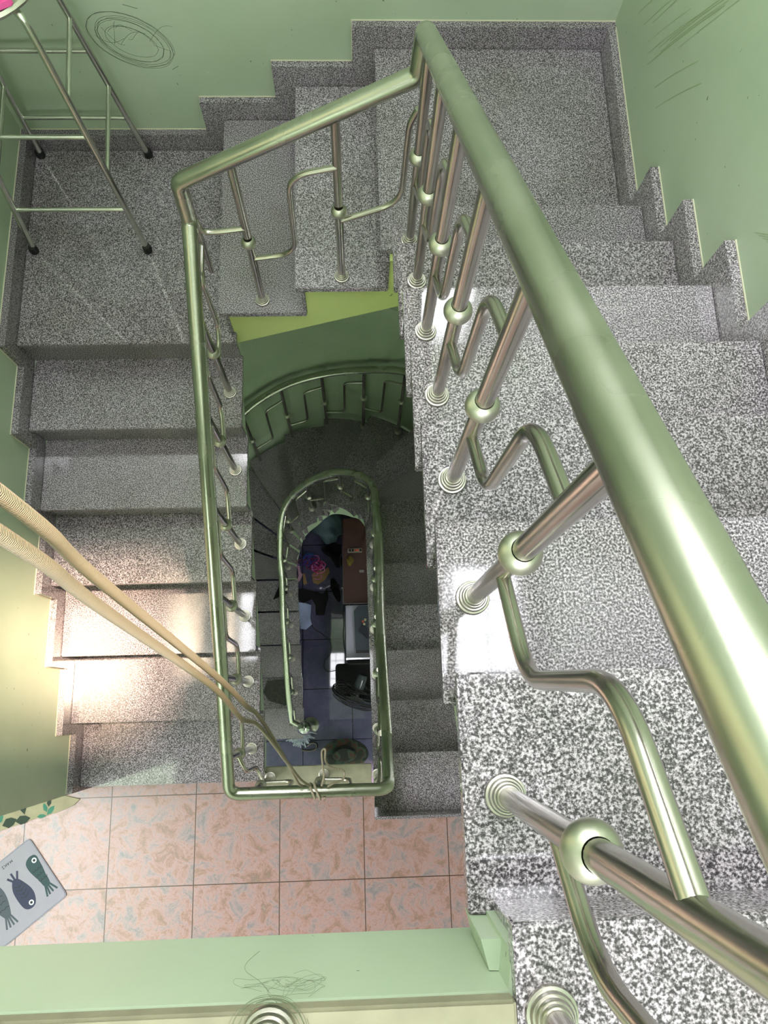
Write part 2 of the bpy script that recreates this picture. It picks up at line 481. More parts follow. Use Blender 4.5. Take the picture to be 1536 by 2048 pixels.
# upper floor slab
bm = B()
prism(bm, [(WL, -2.4), (WR, -2.4), (WR, -0.165), (0.237, -0.165), (0.232, -0.194), (WL, -0.194)], XY, ZU - 0.235, ZU - 0.022)
struct(obj('trim_3', bm, GREEN))
bm = B(); box(bm, WL, 0.2355, -2.4, -0.1955, ZU - 0.022, ZU)
struct(obj('trim_4', bm, CREAM, bevel=0.003))
bm = B(); box(bm, 0.236, WR, -2.4, Y18, ZU - 0.030, ZU)
struct(obj('floor_upper', bm, GRAN, bevel=0.002))

# ================================================================ baseboards
def saw(edges, top_fn, end, bottom=-0.1):
    return None
T = 0.0275
SKIRT = GRAN
# left: stepped along the left flight and level along the landing
pts = [(2.33, 7 * r - 0.05), (2.33, 7 * r + 0.085)]
for k in range(7, 0, -1):
    y = Y1 + (k - 1) * G - 0.046
    if k == 1: y = -0.268
    pts += [(y, k * r + 0.085), (y, (k - 1) * r + 0.085 if k > 1 else 0.0)]
for k in range(1, 8):
    y = Y1 + (k - 1) * G + 0.10
    pts += [(y, max(0.0, (k - 2) * r)), ] if k > 1 else [(y, 0.0)]
pts += [(2.33, 5.0 * r)]
def base_left():
    bm = B()
    for k in range(1, 8):                                # one granite plate per step, butted
        y0 = Y1 + (k - 1) * G - 0.046 if k > 1 else -0.268
        y1 = Y1 + k * G - 0.046 if k < 7 else WB
        z0 = (k - 1) * r - 0.02 if k > 1 else 0.0
        box(bm, WL, WL + T, y0, y1, z0, k * r + 0.085)
        box(bm, WL - 0.001, WL + 0.003, y0, y1, k * r + 0.085, k * r + 0.088, mi=1)
        zt = (k - 1) * r + 0.085 if k > 1 else 0
        box(bm, WL - 0.001, WL + 0.003, y0 - 0.003, y0, zt, k * r + 0.088, mi=1)
    return bm
struct(obj('baseboard_left', base_left(), [SKIRT, CAULK]))
bm = B()
xs = [WL + T, X8 - 0.078, X8 + G2 - 0.078, X8 + 2 * G2 - 0.078, WR]
for i in range(4):
    z1 = (7 + i) * r + 0.085
    box(bm, xs[i], xs[i + 1], WB - T, WB, (6 + i) * r - 0.02, z1)
    box(bm, xs[i], xs[i + 1], WB - 0.003, WB + 0.001, z1, z1 + 0.003, mi=1)
    if i: box(bm, xs[i] - 0.003, xs[i], WB - 0.003, WB + 0.001, z1 - r, z1 + 0.003, mi=1)
struct(obj('baseboard_back', bm, [SKIRT, CAULK]))
bm = B()
for k in range(10, 19):
    y1 = YR - (k - 11) * GR + 0.068 if k > 10 else WB - T
    y0 = YR - (k - 10) * GR + 0.068 if k < 17 else (Y18 + 0.068 if k == 17 else -2.4)
    z0 = (k - 1) * r - 0.02
    box(bm, WR - T, WR, y0, y1, z0, k * r + 0.085)
    box(bm, WR - 0.003, WR + 0.001, y0, y1, k * r + 0.085, k * r + 0.088, mi=1)
struct(obj('baseboard_right', bm, [SKIRT, CAULK]))

# ================================================================ stair flights
TH = 0.026
def slab(bm_, x0, x1, y0, y1, z, parent, name='tread'):
    bm = B(); box(bm, x0, x1, y0, y1, z - TH, z)
    return obj(name, bm, GRAN, parent, bevel=0.0025)
# ---- left flight
f1 = thing('stair_flight', 'straight granite flight along the left wall from the pink tiles to the stool landing', 'stairs', (-0.77, -0.25, 0))
saw_ = [(Y1 + 0.03, 0.0)]
for k in range(1, 8):
    y = Y1 + (k - 1) * G + 0.03
    saw_ += [(y, (k - 1) * r), (y, k * r - TH - 0.0005)]
saw_ = [p for i, p in enumerate(saw_) if i == 0 or p != saw_[i - 1]]
saw_ += [(WB, 7 * r - TH - 0.0005), (WB, 7 * r - 0.17), (1.50, 7 * r - 0.17), (-0.1, -0.02 + 0.0), (Y1 + 0.03, -0.02)]
bm = B(); prism(bm, saw_, YZ, WL + 0.001, -0.368)
obj('stair_body', bm, GREEN, f1)
for k in range(1, 8):
    y = Y1 + (k - 1) * G
    bm = B(); box(bm, XW - 0.001, XI - 0.006, y + 0.018, y + 0.0295, (k - 1) * r + 0.001, k * r - TH - 0.001)
    obj('riser', bm, GRAN_RIM, f1)
    if k < 7: slab(None, XW, XI, y, y + G + 0.03, k * r, f1)
bm = B(); prism(bm, [(XW, Y1 + 6 * G), (XI, Y1 + 6 * G), (XI, 1.50), (X8 + 0.02, 1.50), (X8 + 0.02, YB), (XW, YB)], XY, 7 * r - TH, 7 * r)
obj('landing_slab', bm, GRAN, f1, bevel=0.0025)
# ---- short flight
f2 = thing('stair_flight', 'short flight of two granite steps along the back wall rising to the wide top landing', 'stairs', (-0.1, 1.9, 7 * r))
P = [(X8 + 0.03, 7 * r - TH - 0.0005)]
for k in (8, 9, 10):
    x = X8 + (k - 8) * G2 + 0.03
    P += [(x, (k - 1) * r - TH * (k > 8)), (x, k * r - TH - 0.0005)]
P += [(WR - 0.001, 10 * r - TH - 0.0005), (WR - 0.001, 1.42), (0.25, 1.334), (-0.3675, 1.066), (-0.3675, 7 * r - TH - 0.0006), ]
bm = B(); prism(bm, P, XZ, 1.478, WB - 0.001)
obj('stair_body', bm, GREEN_LIT, f2)
for k in (8, 9, 10):
    x = X8 + (k - 8) * G2
    bm = B(); box(bm, x + 0.018, x + 0.0295, 1.474, YB, (k - 1) * r + 0.001, k * r - TH - 0.001)
    obj('riser', bm, GRAN_RIM, f2)
    if k < 10: slab(None, x, x + G2 + 0.028, YF, YB, k * r, f2)
x10 = X8 + 2 * G2
slab(None, x10, XR, 1.502, YB, 10 * r, f2, 'landing_slab')
# ---- right flight
f3 = thing('stair_flight', 'straight granite flight under the large handrail along the right wall climbing towards the viewer', 'stairs', (0.6, 1.5, 10 * r))
P = [(1.47, 10 * r - TH - 0.001)]
ylist = [YR - (k - 11) * GR - 0.03 for k in range(11, 18)] + [Y18 - 0.03]
for i, y in enumerate(ylist):
    k = 11 + i
    P += [(y, (k - 1) * r - TH * 0 - 0.001), (y, k * r - TH - 0.001)]
P[0] = (1.4775, 10 * r - 0.001 - TH)
P[1] = (ylist[0], 10 * r - 0.001 - TH)
bot = lambda y: 2.414 - (y - 0.324) * 0.696
P += [(-0.164, ZU - TH - 0.001), (-0.164, bot(-0.164)), (1.4775, bot(1.4775) + 0.0)]
bm = B(); prism(bm, P, YZ, 0.236, WR - 0.001)
obj('stair_body', bm, GREEN, f3)
for k in range(11, 18):
    y = YR - (k - 11) * GR
    bm = B(); box(bm, 0.222, XR, y - 0.0295, y - 0.018, (k - 1) * r + 0.001, k * r - TH - 0.001)
    obj('riser', bm, GRAN_RIM, f3)
    y2 = y - GR - 0.042 if k < 17 else Y18 - 0.036
    slab(None, XRI, XR, max(y2, -0.162), y, k * r, f3)
bm = B(); box(bm, 0.245, XR, Y18 - 0.0295, Y18 - 0.018, 17 * r + 0.001, ZU - 0.031)
obj('riser', bm, GRAN, f3)
# rubbed plaster lump where the last tread meets the slab
bm = B()
prism(bm, [(0.2150, -0.163), (0.235, -0.1635), (0.245, -0.1635), (0.262, -0.193), (0.236, -0.1935), (0.222, -0.193)], XY, ZU - 0.20, ZU - 0.075)
obj('plaster_patch', bm, GREEN, f3, bevel=0.004)

# ---- winding flight down to the ground floor
f4 = thing('winding_stair_flight', 'dark winding granite flight seen through the well going down to the ground floor', 'stairs', (-0.15, 1.2, ZG))
ICX, IR = -0.145, 0.295
def dense(points):
    out = []
    for a, b in zip(points, points[1:]):
        a, b = Vector(a), Vector(b); n = max(1, int((b - a).length / 0.02))
        for i in range(n): out.append(a.lerp(b, i / n))
    out.append(Vector(points[-1])); return out
ipath = dense([(0.15, -0.46)] + [(ICX + IR * math.cos(a * PI / 40), CY + IR * math.sin(a * PI / 40)) for a in range(41)] + [(-0.44, -0.6)])
opath = dense([(0.99, -0.46)] + [(OC + 1.088 * math.cos(a * PI / 60), CY + 1.088 * math.sin(a * PI / 60)) for a in range(61)] + [(-1.187, -0.6)])
edges = {0: ((0, -0.455), (1, -0.455)), 1: ((0, -0.167), (1, -0.167)), 2: ((0, 0.09), (1, 0.09)), 3: ((0, 0.365), (1, 0.365)), 4: ((0, 0.638), (1, 0.638)),
         5: ((0, 0.918), (1, 0.918)), 6: ((0, 1.203), (1, 1.203)), 7: ((0.311, 1.407), (0.542, 1.438)), 8: ((0.264, 1.563), (0.509, 1.708)),
         9: ((0.219, 1.789), (0.511, 2.052)), 10: ((0.041, 1.914), (0.234, 2.296)), 11: ((-0.181, 1.974), (-0.150, 2.322)),
         12: ((-0.427, 1.885), (-0.497, 2.293)), 13: ((-0.555, 1.669), (-0.797, 2.043)), 14: ((-0.596, 1.481), (-0.789, 1.631)),
         15: ((-0.601, 1.305), (-0.804, 1.383)), 16: ((0, 1.150), (-1, 1.150)), 17: ((0, 0.887), (-1, 0.887)), 18: ((0, 0.605), (-1, 0.605)),
         19: ((0, 0.325), (-1, 0.325)), 20: ((0, 0.047), (-1, 0.047)), 21: ((0, -0.225), (-1, -0.225))}
def cross(path, a, b, side):
    a, b = Vector(a), Vector(b); d = (b - a).normalized(); n = Vector((-d.y, d.x))
    best = None
    for i in range(len(path) - 1):
        s0, s1 = (path[i] - a).dot(n), (path[i + 1] - a).dot(n)
        if s0 * s1 <= 0 and s0 != s1:
            p = path[i].lerp(path[i + 1], s0 / (s0 - s1))
            along = (p - a).dot(d)
            score = abs(along - side) 
            if best is None or score < best[0]: best = (score, i + s0 / (s0 - s1), p)
    return best[1], best[2]
EI, EO = [], []
for k in range(22):
    a, b = edges[k]
    straight_r = k <= 6; straight_l = k >= 16
    EI.append(cross(ipath, a, b, 0.15 if straight_r else (0.44 if straight_l else -0.35)))
    EO.append(cross(opath, a, b, 1.0 if straight_r else (1.187 if straight_l else 0.3)))
def between(path, e0, e1):
    out = [e0[1]]
    for i in range(int(math.floor(e0[0])) + 1, int(math.floor(e1[0])) + 1):
        if (path[i] - out[-1]).length > 0.012: out.append(path[i])
    if (e1[1] - out[-1]).length > 1e-4: out.append(e1[1])
    return out
def back_step(path, e, d):
    t = max(0.0, e[0] - d); i = int(t)
    return t, path[i].lerp(path[min(i + 1, len(path) - 1)], t - i)
for k in range(1, 22):
    e_i = back_step(ipath, EI[k - 1], 1.3 if k < 12 else 0.0) if k > 1 else EI[0]; e_o = back_step(opath, EO[k - 1], 1.8 if k < 12 else 0.0) if k > 1 else EO[0]
    i_ = between(ipath, e_i, EI[k]); o_ = between(opath, e_o, EO[k])
    poly = [(p.x, p.y) for p in i_] + [(p.x, p.y) for p in reversed(o_)]
    bm = B(); prism(bm, poly, XY, -k * r - TH, -k * r)
    obj('tread', bm, GRAN, f4)
    a, b = EI[k][1], EO[k][1]; d = (b - a).normalized()
    back = (EI[k - 1][1] - EI[k][1]); n = Vector((-d.y, d.x))
    if n.dot(back) < 0: n = -n
    a2, b2 = a + d * 0.006 + n * 0.016, b - d * 0.01 + n * 0.016
    a3, b3 = a2 + n * 0.03, b2 + n * 0.03
    bm = B(); prism(bm, [(a2.x, a2.y), (b2.x, b2.y), (b3.x, b3.y), (a3.x, a3.y)], XY, -(k + 1) * r + 0.001, -k * r - TH - 0.001)
    obj('riser', bm, GRAN_RIM, f4)
bm = B(); box(bm, 0.1505, 0.985, -0.4545, -0.442, -r + 0.001, 0.0)
obj('riser', bm, GRAN, f4)
# inner side band and solid waist of the winding flight
bm = B(); prev = None
idx = [e[0] for e in EI]
def zat(t):
    for k in range(21):
        if idx[k] <= t <= idx[k + 1]:
            return -(k + (t - idx[k]) / max(1e-6, idx[k + 1] - idx[k])) * r
    return -21 * r if t > idx[-1] else 0.0
band = []
for i in range(0, len(ipath), 1):
    if i < idx[0] or i > idx[21]: continue
    p = ipath[i]; q = opath[min(len(opath) - 1, int(i / len(ipath) * len(opath)))]
    t = ipath[min(i + 1, len(ipath) - 1)] - ipath[i - 1]; n = Vector((t.y, -t.x)).normalized()
    pin, pout = p + n * 0.022, p + n * 0.10
    z = zat(i) - r - TH - 0.006
    ring = [bm.verts.new((pin.x, pin.y, z)), bm.verts.new((pout.x, pout.y, z)), bm.verts.new((pout.x, pout.y, z - 0.20)), bm.verts.new((pin.x, pin.y, z - 0.20))]
    if prev:
        for j in range(4): bm.faces.new((prev[j], prev[(j + 1) % 4], ring[(j + 1) % 4], ring[j]))
    prev = ring
obj('stringer', bm, GREEN, f4)

# ================================================================ railing
PR, HR = 0.0130, 0.0245
def flange_mesh(s=1.0):
    bm = B()
    prof = [(0, 0), (0.0250, 0), (0.0262, 0.003), (0.0250, 0.007), (0.0222, 0.0075), (0.0222, 0.0085), (0.0225, 0.011), (0.0208, 0.0145), (0.0185, 0.0145), (0.0188, 0.018), (0.0170, 0.021), (0.0155, 0.021), (0.0155, 0.025), (0.0140, 0.027), (0.0128, 0.027)]
    lathe(bm, [(a * s, b) for a, b in prof], 28)
    me = bpy.data.meshes.new('flange'); bm.to_mesh(me); bm.free()
    me.polygons.foreach_set('use_smooth', [True] * len(me.polygons)); me.set_sharp_from_angle(angle=math.radians(50))
    me.materials.append(STEEL_FL); return me
def ball_mesh(R_=0.0235):
    bm = B()
    prof = [(PR + 0.0006, -math.sqrt(R_ ** 2 - PR ** 2) * 1.0)]
    a0 = math.asin(PR / R_)
    for i in range(15):
        a = a0 + (PI - 2 * a0) * i / 14
        prof.append((R_ * math.sin(a) * 1.04, -R_ * math.cos(a) * 0.93))
    prof.append((PR + 0.0006, math.sqrt(R_ ** 2 - PR ** 2)))
    lathe(bm, prof, 28)
    me = bpy.data.meshes.new('ball'); bm.to_mesh(me); bm.free()
    me.polygons.foreach_set('use_smooth', [True] * len(me.polygons)); me.set_sharp_from_angle(angle=math.radians(50))
    me.materials.append(STEEL_DULL); return me
FL, BA = flange_mesh(), ball_mesh()
rail = thing('stair_railing', 'polished steel railing with balls and S-shaped scrolls running all around the stair well', 'railing', (-0.4, -0.25, 0))
def post(x, y, z, h=0.665, top=None, parent=None, ballz=0.355, tilt=(0, 0)):
    parent = parent or rail
    bm = B(); t = top if top is not None else (x + tilt[0], y + tilt[1], z + h)
    tube(bm, [(x, y, z + 0.002), t], PR, 20)
    p = obj('post', bm, STEEL, parent, smooth=True)
    b = link('ball', BA, None, p, (x + tilt[0] * ballz / h, y + tilt[1] * ballz / h, z + ballz))
    f = link('flange', FL, None, p, (x, y, z))
    return p
def scroll(a, b, lo=0.25, hi=0.545, rise_lo=0.055, rise_hi=0.05, rad=0.05, f=0.5, parent=None, rt=0.0092):
    """S-shaped tube from the lower post a to the upper post b (base points)"""
    a, b = Vector(a), Vector(b)
    h = Vector((b.x - a.x, b.y - a.y, 0))
    m = a + h * f
    pts = [a + Vector((0, 0, lo)), Vector((m.x, m.y, a.z + lo + rise_lo)), Vector((m.x, m.y, b.z + hi - rise_hi)) + h * 0.03, b + Vector((0, 0, hi))]
    bm = B(); tube(bm, fillet(pts, rad, 8), rt, 14)
    return obj('scroll', bm, STEEL_STOOL if False else STEEL, parent or rail, smooth=True)
def handrail(pts, rad, parent=None, R_=HR):
    bm = B(); tube(bm, fillet(pts, rad, 8), R_, 28)
    return obj('handrail', bm, STEEL_RAIL, parent or rail, smooth=True)
# posts
rp = [(0.266, YR - (k - 11) * GR - 0.120, k * r) for k in range(11, 17)] + [(0.267, -0.030, 17 * r), (0.268, -0.2075, ZU)]
for p in rp: post(*p, h=0.668)
for a, b in zip(rp, rp[1:]): scroll(a, b, lo=0.245, hi=0.545, rise_lo=0.100, rise_hi=0.088, rad=0.055)
mp = [(-0.236, 1.516, 8 * r), (0.056, 1.508, 9 * r)]
for p in mp: post(*p, h=0.672, top=(p[0], p[1] + 0.008, 1.955 + (p[0] + 0.392) * 0.557 - 0.012))
scroll(mp[0], mp[1], lo=0.262, hi=0.542, rise_lo=0.035, rise_hi=0.04, rad=0.07)
scroll((mp[1][0], mp[1][1], mp[1][2] + 0.045), (rp[0][0], rp[0][1] + 0.1, 10 * r + 0.07), lo=0.262, hi=0.50, rise_lo=0.07, rise_hi=0.05, rad=0.07, f=0.88)
lp = [(-0.4045, 1.300, 6 * r), (-0.404, 1.028, 5 * r), (-0.404, 0.751, 4 * r), (-0.405, 0.465, 3 * r), (-0.409, 0.190, 2 * r), (-0.413, -0.106, r)]
for p in lp: post(*p, h=0.650, ballz=0.352)
for a, b in zip(lp[1:], lp): scroll(a, b, lo=0.255, hi=0.535, rise_lo=0.09, rise_hi=0.08, rad=0.05)
corner = (-0.392, 1.500, 6 * r + 0.12)
scroll(lp[0], (-0.385, 1.53, 6.55 * r + 0.05), lo=0.255, hi=0.535, rise_lo=0.06, rise_hi=0.05, rad=0.05)
scroll((-0.385, 1.52, 7 * r + 0.10), mp[0], lo=0.25, hi=0.425, rise_lo=0.30, rise_hi=0.03, rad=0.07, f=0.03)
bp_ = [(-0.345, -0.250, 0.002), (-0.090, -0.2435, 0.002), (0.166, -0.252, 0.0)]
for p in bp_: post(*p, h=0.70)
scroll(bp_[0], bp_[1], lo=0.245, hi=0.545, rise_lo=0.0, rise_hi=0.0, rad=0.035)
scroll(bp_[1], bp_[2], lo=0.245, hi=0.545, rise_lo=0.0, rise_hi=0.0, rad=0.035)
scroll(bp_[0], (lp[-1][0], lp[-1][1], 0.03), lo=0.245, hi=0.545, rise_lo=0.02, rise_hi=0.02, rad=0.035)
# handrail, upper loop
sl = 0.696
xr = 0.268
zr = lambda y: 16 * r + 0.690 - (y - 0.2358) * sl
handrail([(-1.15, -0.232, ZU + 0.70), (xr - 0.01, -0.232, ZU + 0.70), (xr, -0.10, zr(-0.10)), (xr, 1.540, zr(1.540)), (xr - 0.008, 1.528, 2.318), (-0.392, 1.520, 1.955), (-0.396, 1.512, 1.795),
          (-0.401, 1.30, 6 * r + 0.668), (-0.409, 0.19, 2 * r + 0.662), (-0.413, -0.238, 0.760), (0.196, -0.243, 0.712), (0.204, -0.06, 0.40)],
         [0, 0.05, 0.05, 0.012, 0.016, 0.022, 0.02, 0.05, 0.05, 0.045, 0.045, 0.05])
# lower railing
dp = [(0.179, -0.049, 2), (0.183, 0.232, 3), (0.182, 0.500, 4), (0.190, 0.774, 5), (0.196, 1.078, 6), (0.170, 1.400, 8), (-0.020, 1.570, 10), (-0.264, 1.590, 12),
      (-0.452, 1.490, 14), (-0.512, 1.240, 16), (-0.512, 1.030, 17), (-0.520, 0.770, 18), (-0.515, 0.484, 19), (-0.508, 0.190, 20), (-0.499, -0.081, 21)]
dpp = [(x, y, -k * r) for x, y, k in dp]
for p in dpp: post(*p, h=0.67)
for a, b in zip(dpp[1:], dpp): scroll(a, b, lo=0.25, hi=0.545, rise_lo=0.09, rise_hi=0.08, rad=0.04)
scroll(dpp[0], (0.166, -0.252, -r + 0.06), lo=0.25, hi=0.545, rise_lo=0.09, rise_hi=0.08, rad=0.04)
hp = [(0.204, -0.06, 0.40)]
for i, (x, y, z) in enumerate(dpp):
    ox = 0.018 if i < 4 else (0.008 if i < 6 else 0)
    if i: hp.append((x + ox, y, z + 0.69))
hp[-1] = (-0.492, -0.055, dpp[-1][2] + 0.69)
bm = B(); tube(bm, catmull(hp, 7), HR, 24); obj('handrail', bm, STEEL_RAIL, rail, smooth=True)
# newel with its ball
bm = B(); tube(bm, [(-0.384, -0.112, ZG + 0.002), (-0.384, -0.110, ZG + 0.86)], 0.030, 24)
nw = obj('newel_post', bm, STEEL, rail, smooth=True)
bm = B(); lathe(bm, [(0.0, -0.056)] + [(0.056 * math.sin(a * PI / 20), -0.056 * math.cos(a * PI / 20)) for a in range(1, 20)] + [(0, 0.056)], 32)
obj('newel_ball', bm, steel('mirror_steel', (0.5, 0.5, 0.5), 0.06, 0.05), nw, loc=(-0.384, -0.110, ZG + 0.90), smooth=True)
bm = B(); lathe(bm, [(0, 0), (0.075, 0), (0.075, 0.006), (0.06, 0.014), (0.05, 0.02), (0.036, 0.03), (0.03, 0.04)], 32)
obj('newel_flange', bm, STEEL_FL, nw, loc=(-0.384, -0.112, ZG), smooth=True)
bm = B(); tube(bm, [(-0.495, -0.055, dpp[-1][2] + 0.69), (-0.40, -0.105, ZG + 0.84)], 0.02, 16)
obj('rail_connector', bm, STEEL_RAIL, rail, smooth=True)
# upper hall edge railing post seen at the bottom of the view
tp = [(0.0, -0.2150, ZU), (-0.27, -0.2150, ZU), (-0.54, -0.2150, ZU), (-0.81, -0.2150, ZU), (-1.08, -0.2150, ZU)]
for p in tp: post(*p, h=0.68)
for a, b in zip(tp[1:], tp): scroll(a, b, lo=0.25, hi=0.545, rise_lo=0, rise_hi=0, rad=0.035)
scroll(tp[0], (0.268, -0.215, ZU), lo=0.25, hi=0.545, rise_lo=0, rise_hi=0, rad=0.035)

# outer wall-side railing of the winding flight
orl = thing('wall_side_railing', 'dark curved steel railing on the outer wall side of the winding stairs below', 'railing', (-0.1, 2.2, -1.9))
ops = [(0.42, 2.105, 8.9), (0.159, 2.214, 10.1), (-0.130, 2.250, 11.5), (-0.419, 2.200, 12.5), (-0.700, 2.060, 13.6), (-0.93, 1.82, 14.6)]
lv = [9, 10, 11, 12, 13, 14]
tops = [-0.562 - 0.03, -0.77 - 0.02, -0.932, -1.03, -1.16, -1.34]
oz = []
for (x, y, k), L_, zt in zip(ops, [10, 11, 12, 13, 14, 15], tops):
    zb = -L_ * r
    post(x, y, zb, top=(x, y, zt), parent=orl, ballz=(zt - zb) * 0.56)
    oz.append((x, y, zb))
for a, b, ta, tb in zip(oz[1:], oz, tops[1:], tops):
    scroll(a, b, lo=(ta - a[2]) * 0.38, hi=(tb - b[2]) * 0.83, rise_lo=0.04, rise_hi=0.04, rad=0.05, parent=orl)
hp2 = [(0.66, 1.93, -0.45)] + [(x, y, t + 0.02) for (x, y, k), t in zip(ops, tops)] + [(-1.09, 1.52, -1.55), (-1.12, 1.2, -1.75)]
bm = B(); tube(bm, catmull(hp2, 8), HR, 20); obj('handrail', bm, STEEL_RAIL, orl, smooth=True)

# ================================================================ stool on the corner landing
Z7 = 7 * r
st = thing('tall_stool', 'tall stainless steel stool with rungs and black rubber feet in the corner of the landing', 'stool', (-0.94, 2.055, Z7))
RUB = plain('black_rubber', (22, 22, 22), 0.7)
feet = {'FR': (-0.709, 1.834, -1, 1), 'FL': (-1.149, 1.834, 1, 1), 'BR': (-0.728, 2.274, -1, -1), 'BL': (-1.160, 2.274, 1, -1)}
def lp_(k, h):
    x, y, sx, sy = feet[k]; return Vector((x + sx * 0.083 * h, y + sy * 0.088 * h, Z7 + h))
for k in feet:
    x, y, sx, sy = feet[k]
    pts = [lp_(k, 0.012), lp_(k, 0.89), lp_(k, 0.962) + Vector((sx * 0.004, sy * 0.004, 0)), Vector((-0.94 - sx * 0.05, 2.055 - sy * 0.05, Z7 + 0.970))]
    bm = B(); tube(bm, fillet(pts, 0.08, 8), 0.0108, 16)
    leg = obj('leg', bm, STEEL_STOOL, st, smooth=True)
    bm = B(); lathe(bm, [(0, 0.001), (0.0165, 0.001), (0.0175, 0.006), (0.0165, 0.028), (0.0145, 0.033), (0, 0.033)], 20)
    obj('rubber_foot', bm, RUB, leg, loc=(x, y, Z7), smooth=True)
for a, b, h in (('FL', 'FR', 0.229), ('FL', 'FR', 0.555), ('BL', 'BR', 0.229), ('BL', 'BR', 0.555), ('FR', 'BR', 0.397), ('FR', 'BR', 0.692), ('FL', 'BL', 0.397), ('FL', 'BL', 0.692)):
    bm = B(); tube(bm, [lp_(a, h), lp_(b, h)], 0.0082, 14)
    obj('rung', bm, STEEL_STOOL, st, smooth=True)
bm = B(); lathe(bm, [(0, 0), (0.194, 0), (0.203, 0.008), (0.205, 0.016), (0.198, 0.024), (0.0, 0.026)], 40)
obj('seat', bm, STEEL_DULL, st, loc=(-0.940, 2.055, Z7 + 0.974), smooth=True)
PINK = plain('pink_plastic', (232, 92, 160), 0.5)
bm = B(); box(bm, -0.065, 0.022, -0.03, 0.03, 0, 0.025, M=Matrix.Rotation(0.5, 4, 'Z'))
pk = obj('pink_box', bm, PINK, None, loc=(-0.826, 1.925, Z7 + 1.0005), bevel=0.004)
tag(pk, 'small bright pink plastic box lying on the stool seat at the picture corner', 'box')

# ================================================================ rope
ROPE = plain('cream_cotton_rope', (200, 182, 150), 0.85)
def rope_mat():
    m, nt, p = new_mat('braided_rope')
    tc = nt.nodes.new('ShaderNodeTexCoord'); w = nt.nodes.new('ShaderNodeTexWave')
    w.inputs['Scale'].default_value = 160; w.inputs['Distortion'].default_value = 3.0
    w.bands_direction = 'Z'
    nt.links.new(tc.outputs['Object'], w.inputs['Vector'])
    rr = ramp(nt, [(0, lin(126, 114, 96)), (1, lin(168, 156, 136))]); nt.links.new(w.outputs['Fac'], rr.inputs['Fac'])
    nt.links.new(rr.outputs['Color'], p.inputs['Base Color']); p.inputs['Roughness'].default_value = 0.85
    b = nt.nodes.new('ShaderNodeBump'); b.inputs['Strength'].default_value = 0.5; b.inputs['Distance'].default_value = 0.002
    nt.links.new(w.outputs['Fac'], b.inputs['Height']); nt.links.new(b.outputs['Normal'], p.inputs['Normal'])
    return m
ROPE = rope_mat()
def lerp_pts(pts): return catmull(pts, 10)
ra = [(-0.10, 0.36, 5.19), (-0.104, 0.24, 3.95), (-0.104, 0.202, 3.374), (-0.119, 0.188, 3.166), (-0.130, 0.128, 2.566), (-0.140, 0.085, 2.20), (-0.151, 0.051, 1.876), (-0.146, -0.085, 1.301), (-0.142, -0.19, 0.90), (-0.135, -0.2135, 0.785)]
rb = [(-0.112, 0.34, 5.19), (-0.106, 0.22, 3.95), (-0.105, 0.181, 3.368), (-0.119, 0.167, 3.161), (-0.137, 0.114, 2.566), (-0.158, 0.060, 2.15), (-0.160, 0.035, 1.85), (-0.140, -0.085, 1.35), (-0.125, -0.17, 1.0), (-0.108, -0.2145, 0.78)]
rp_ = thing('rope', 'cream rope hanging double across the left and tied to the bottom handrail', 'rope', (-0.12, -0.24, 0.74))
for pts in (ra, rb):
    bm = B(); tube(bm, lerp_pts(pts), 0.0052, 10); obj('rope_strand', bm, ROPE, rp_, smooth=True)
# wraps round the handrail and the loose loop
wr = []
for i in range(26):
    t = i / 25; a = t * 2 * PI * 2 + 0.6
    wr.append((-0.085 + 0.035 * t - 0.03 * (1 - math.cos(a)) * 0.5, -0.2405 - 0.0295 * math.cos(a), 0.735 + 0.0295 * math.sin(a)))
bm = B(); tube(bm, catmull(wr, 3), 0.0045, 8); obj('rope_knot', bm, ROPE, rp_, smooth=True)
lo = [(-0.062, -0.217, 0.762), (-0.052, -0.18, 0.80), (-0.058, -0.13, 0.79), (-0.060, -0.092, 0.77), (-0.047, -0.088, 0.77), (-0.046, -0.13, 0.78), (-0.020, -0.155, 0.75), (0.015, -0.165, 0.74), (0.024, -0.175, 0.73), (0.018, -0.200, 0.735), (-0.02, -0.212, 0.76), (-0.040, -0.222, 0.765)]
bm = B(); tube(bm, catmull(lo, 8), 0.0040, 8); obj('rope_loop', bm, ROPE, rp_, smooth=True)

# ================================================================ hair tangle on the slab edge
HAIR = plain('dark_hair', (96, 104, 78), 0.6)
bm = B(); hr = random.Random(5)
def hair(pts, w=0.00013): tube(bm, catmull(pts, 6), w, 5)
HY = -0.1925
hair([(-0.032, HY, 2.800), (-0.040, HY + 0.002, 2.845), (-0.036, HY + 0.004, 2.880), (-0.016, HY, 2.905), (0.006, HY - 0.003, 2.955)], 0.0002)
for i in range(14):
    cx, cz = 0.0 + hr.uniform(-0.022, 0.035), 2.935 + hr.uniform(-0.02, 0.018)
    R1, R2 = hr.uniform(0.010, 0.032), hr.uniform(0.008, 0.024); a0 = hr.uniform(0, 6)
    hair([(cx + R1 * math.cos(a0 + t * 0.75), HY + 0.001 + 0.006 * abs(math.sin(t + i)), min(2.968, cz + R2 * math.sin(a0 + t * 0.75 * (1 if i % 2 else 0.8)))) for t in range(7)])
for i in range(26):                                       # strands lying round the flange
    a0 = hr.uniform(0, 6.3); R1 = 0.028 + hr.uniform(0, 0.012)
    hair([(R1 * math.cos(a0 + t * 0.35), -0.215 + 0.9 * R1 * math.sin(a0 + t * 0.35), ZU + 0.002 + 0.003 * hr.random()) for t in range(6)], 0.00022)
tag(obj('hair_tangle', bm, HAIR), 'tangle of fine dark hair caught round the post foot at the bottom edge', 'hair', kind='stuff')

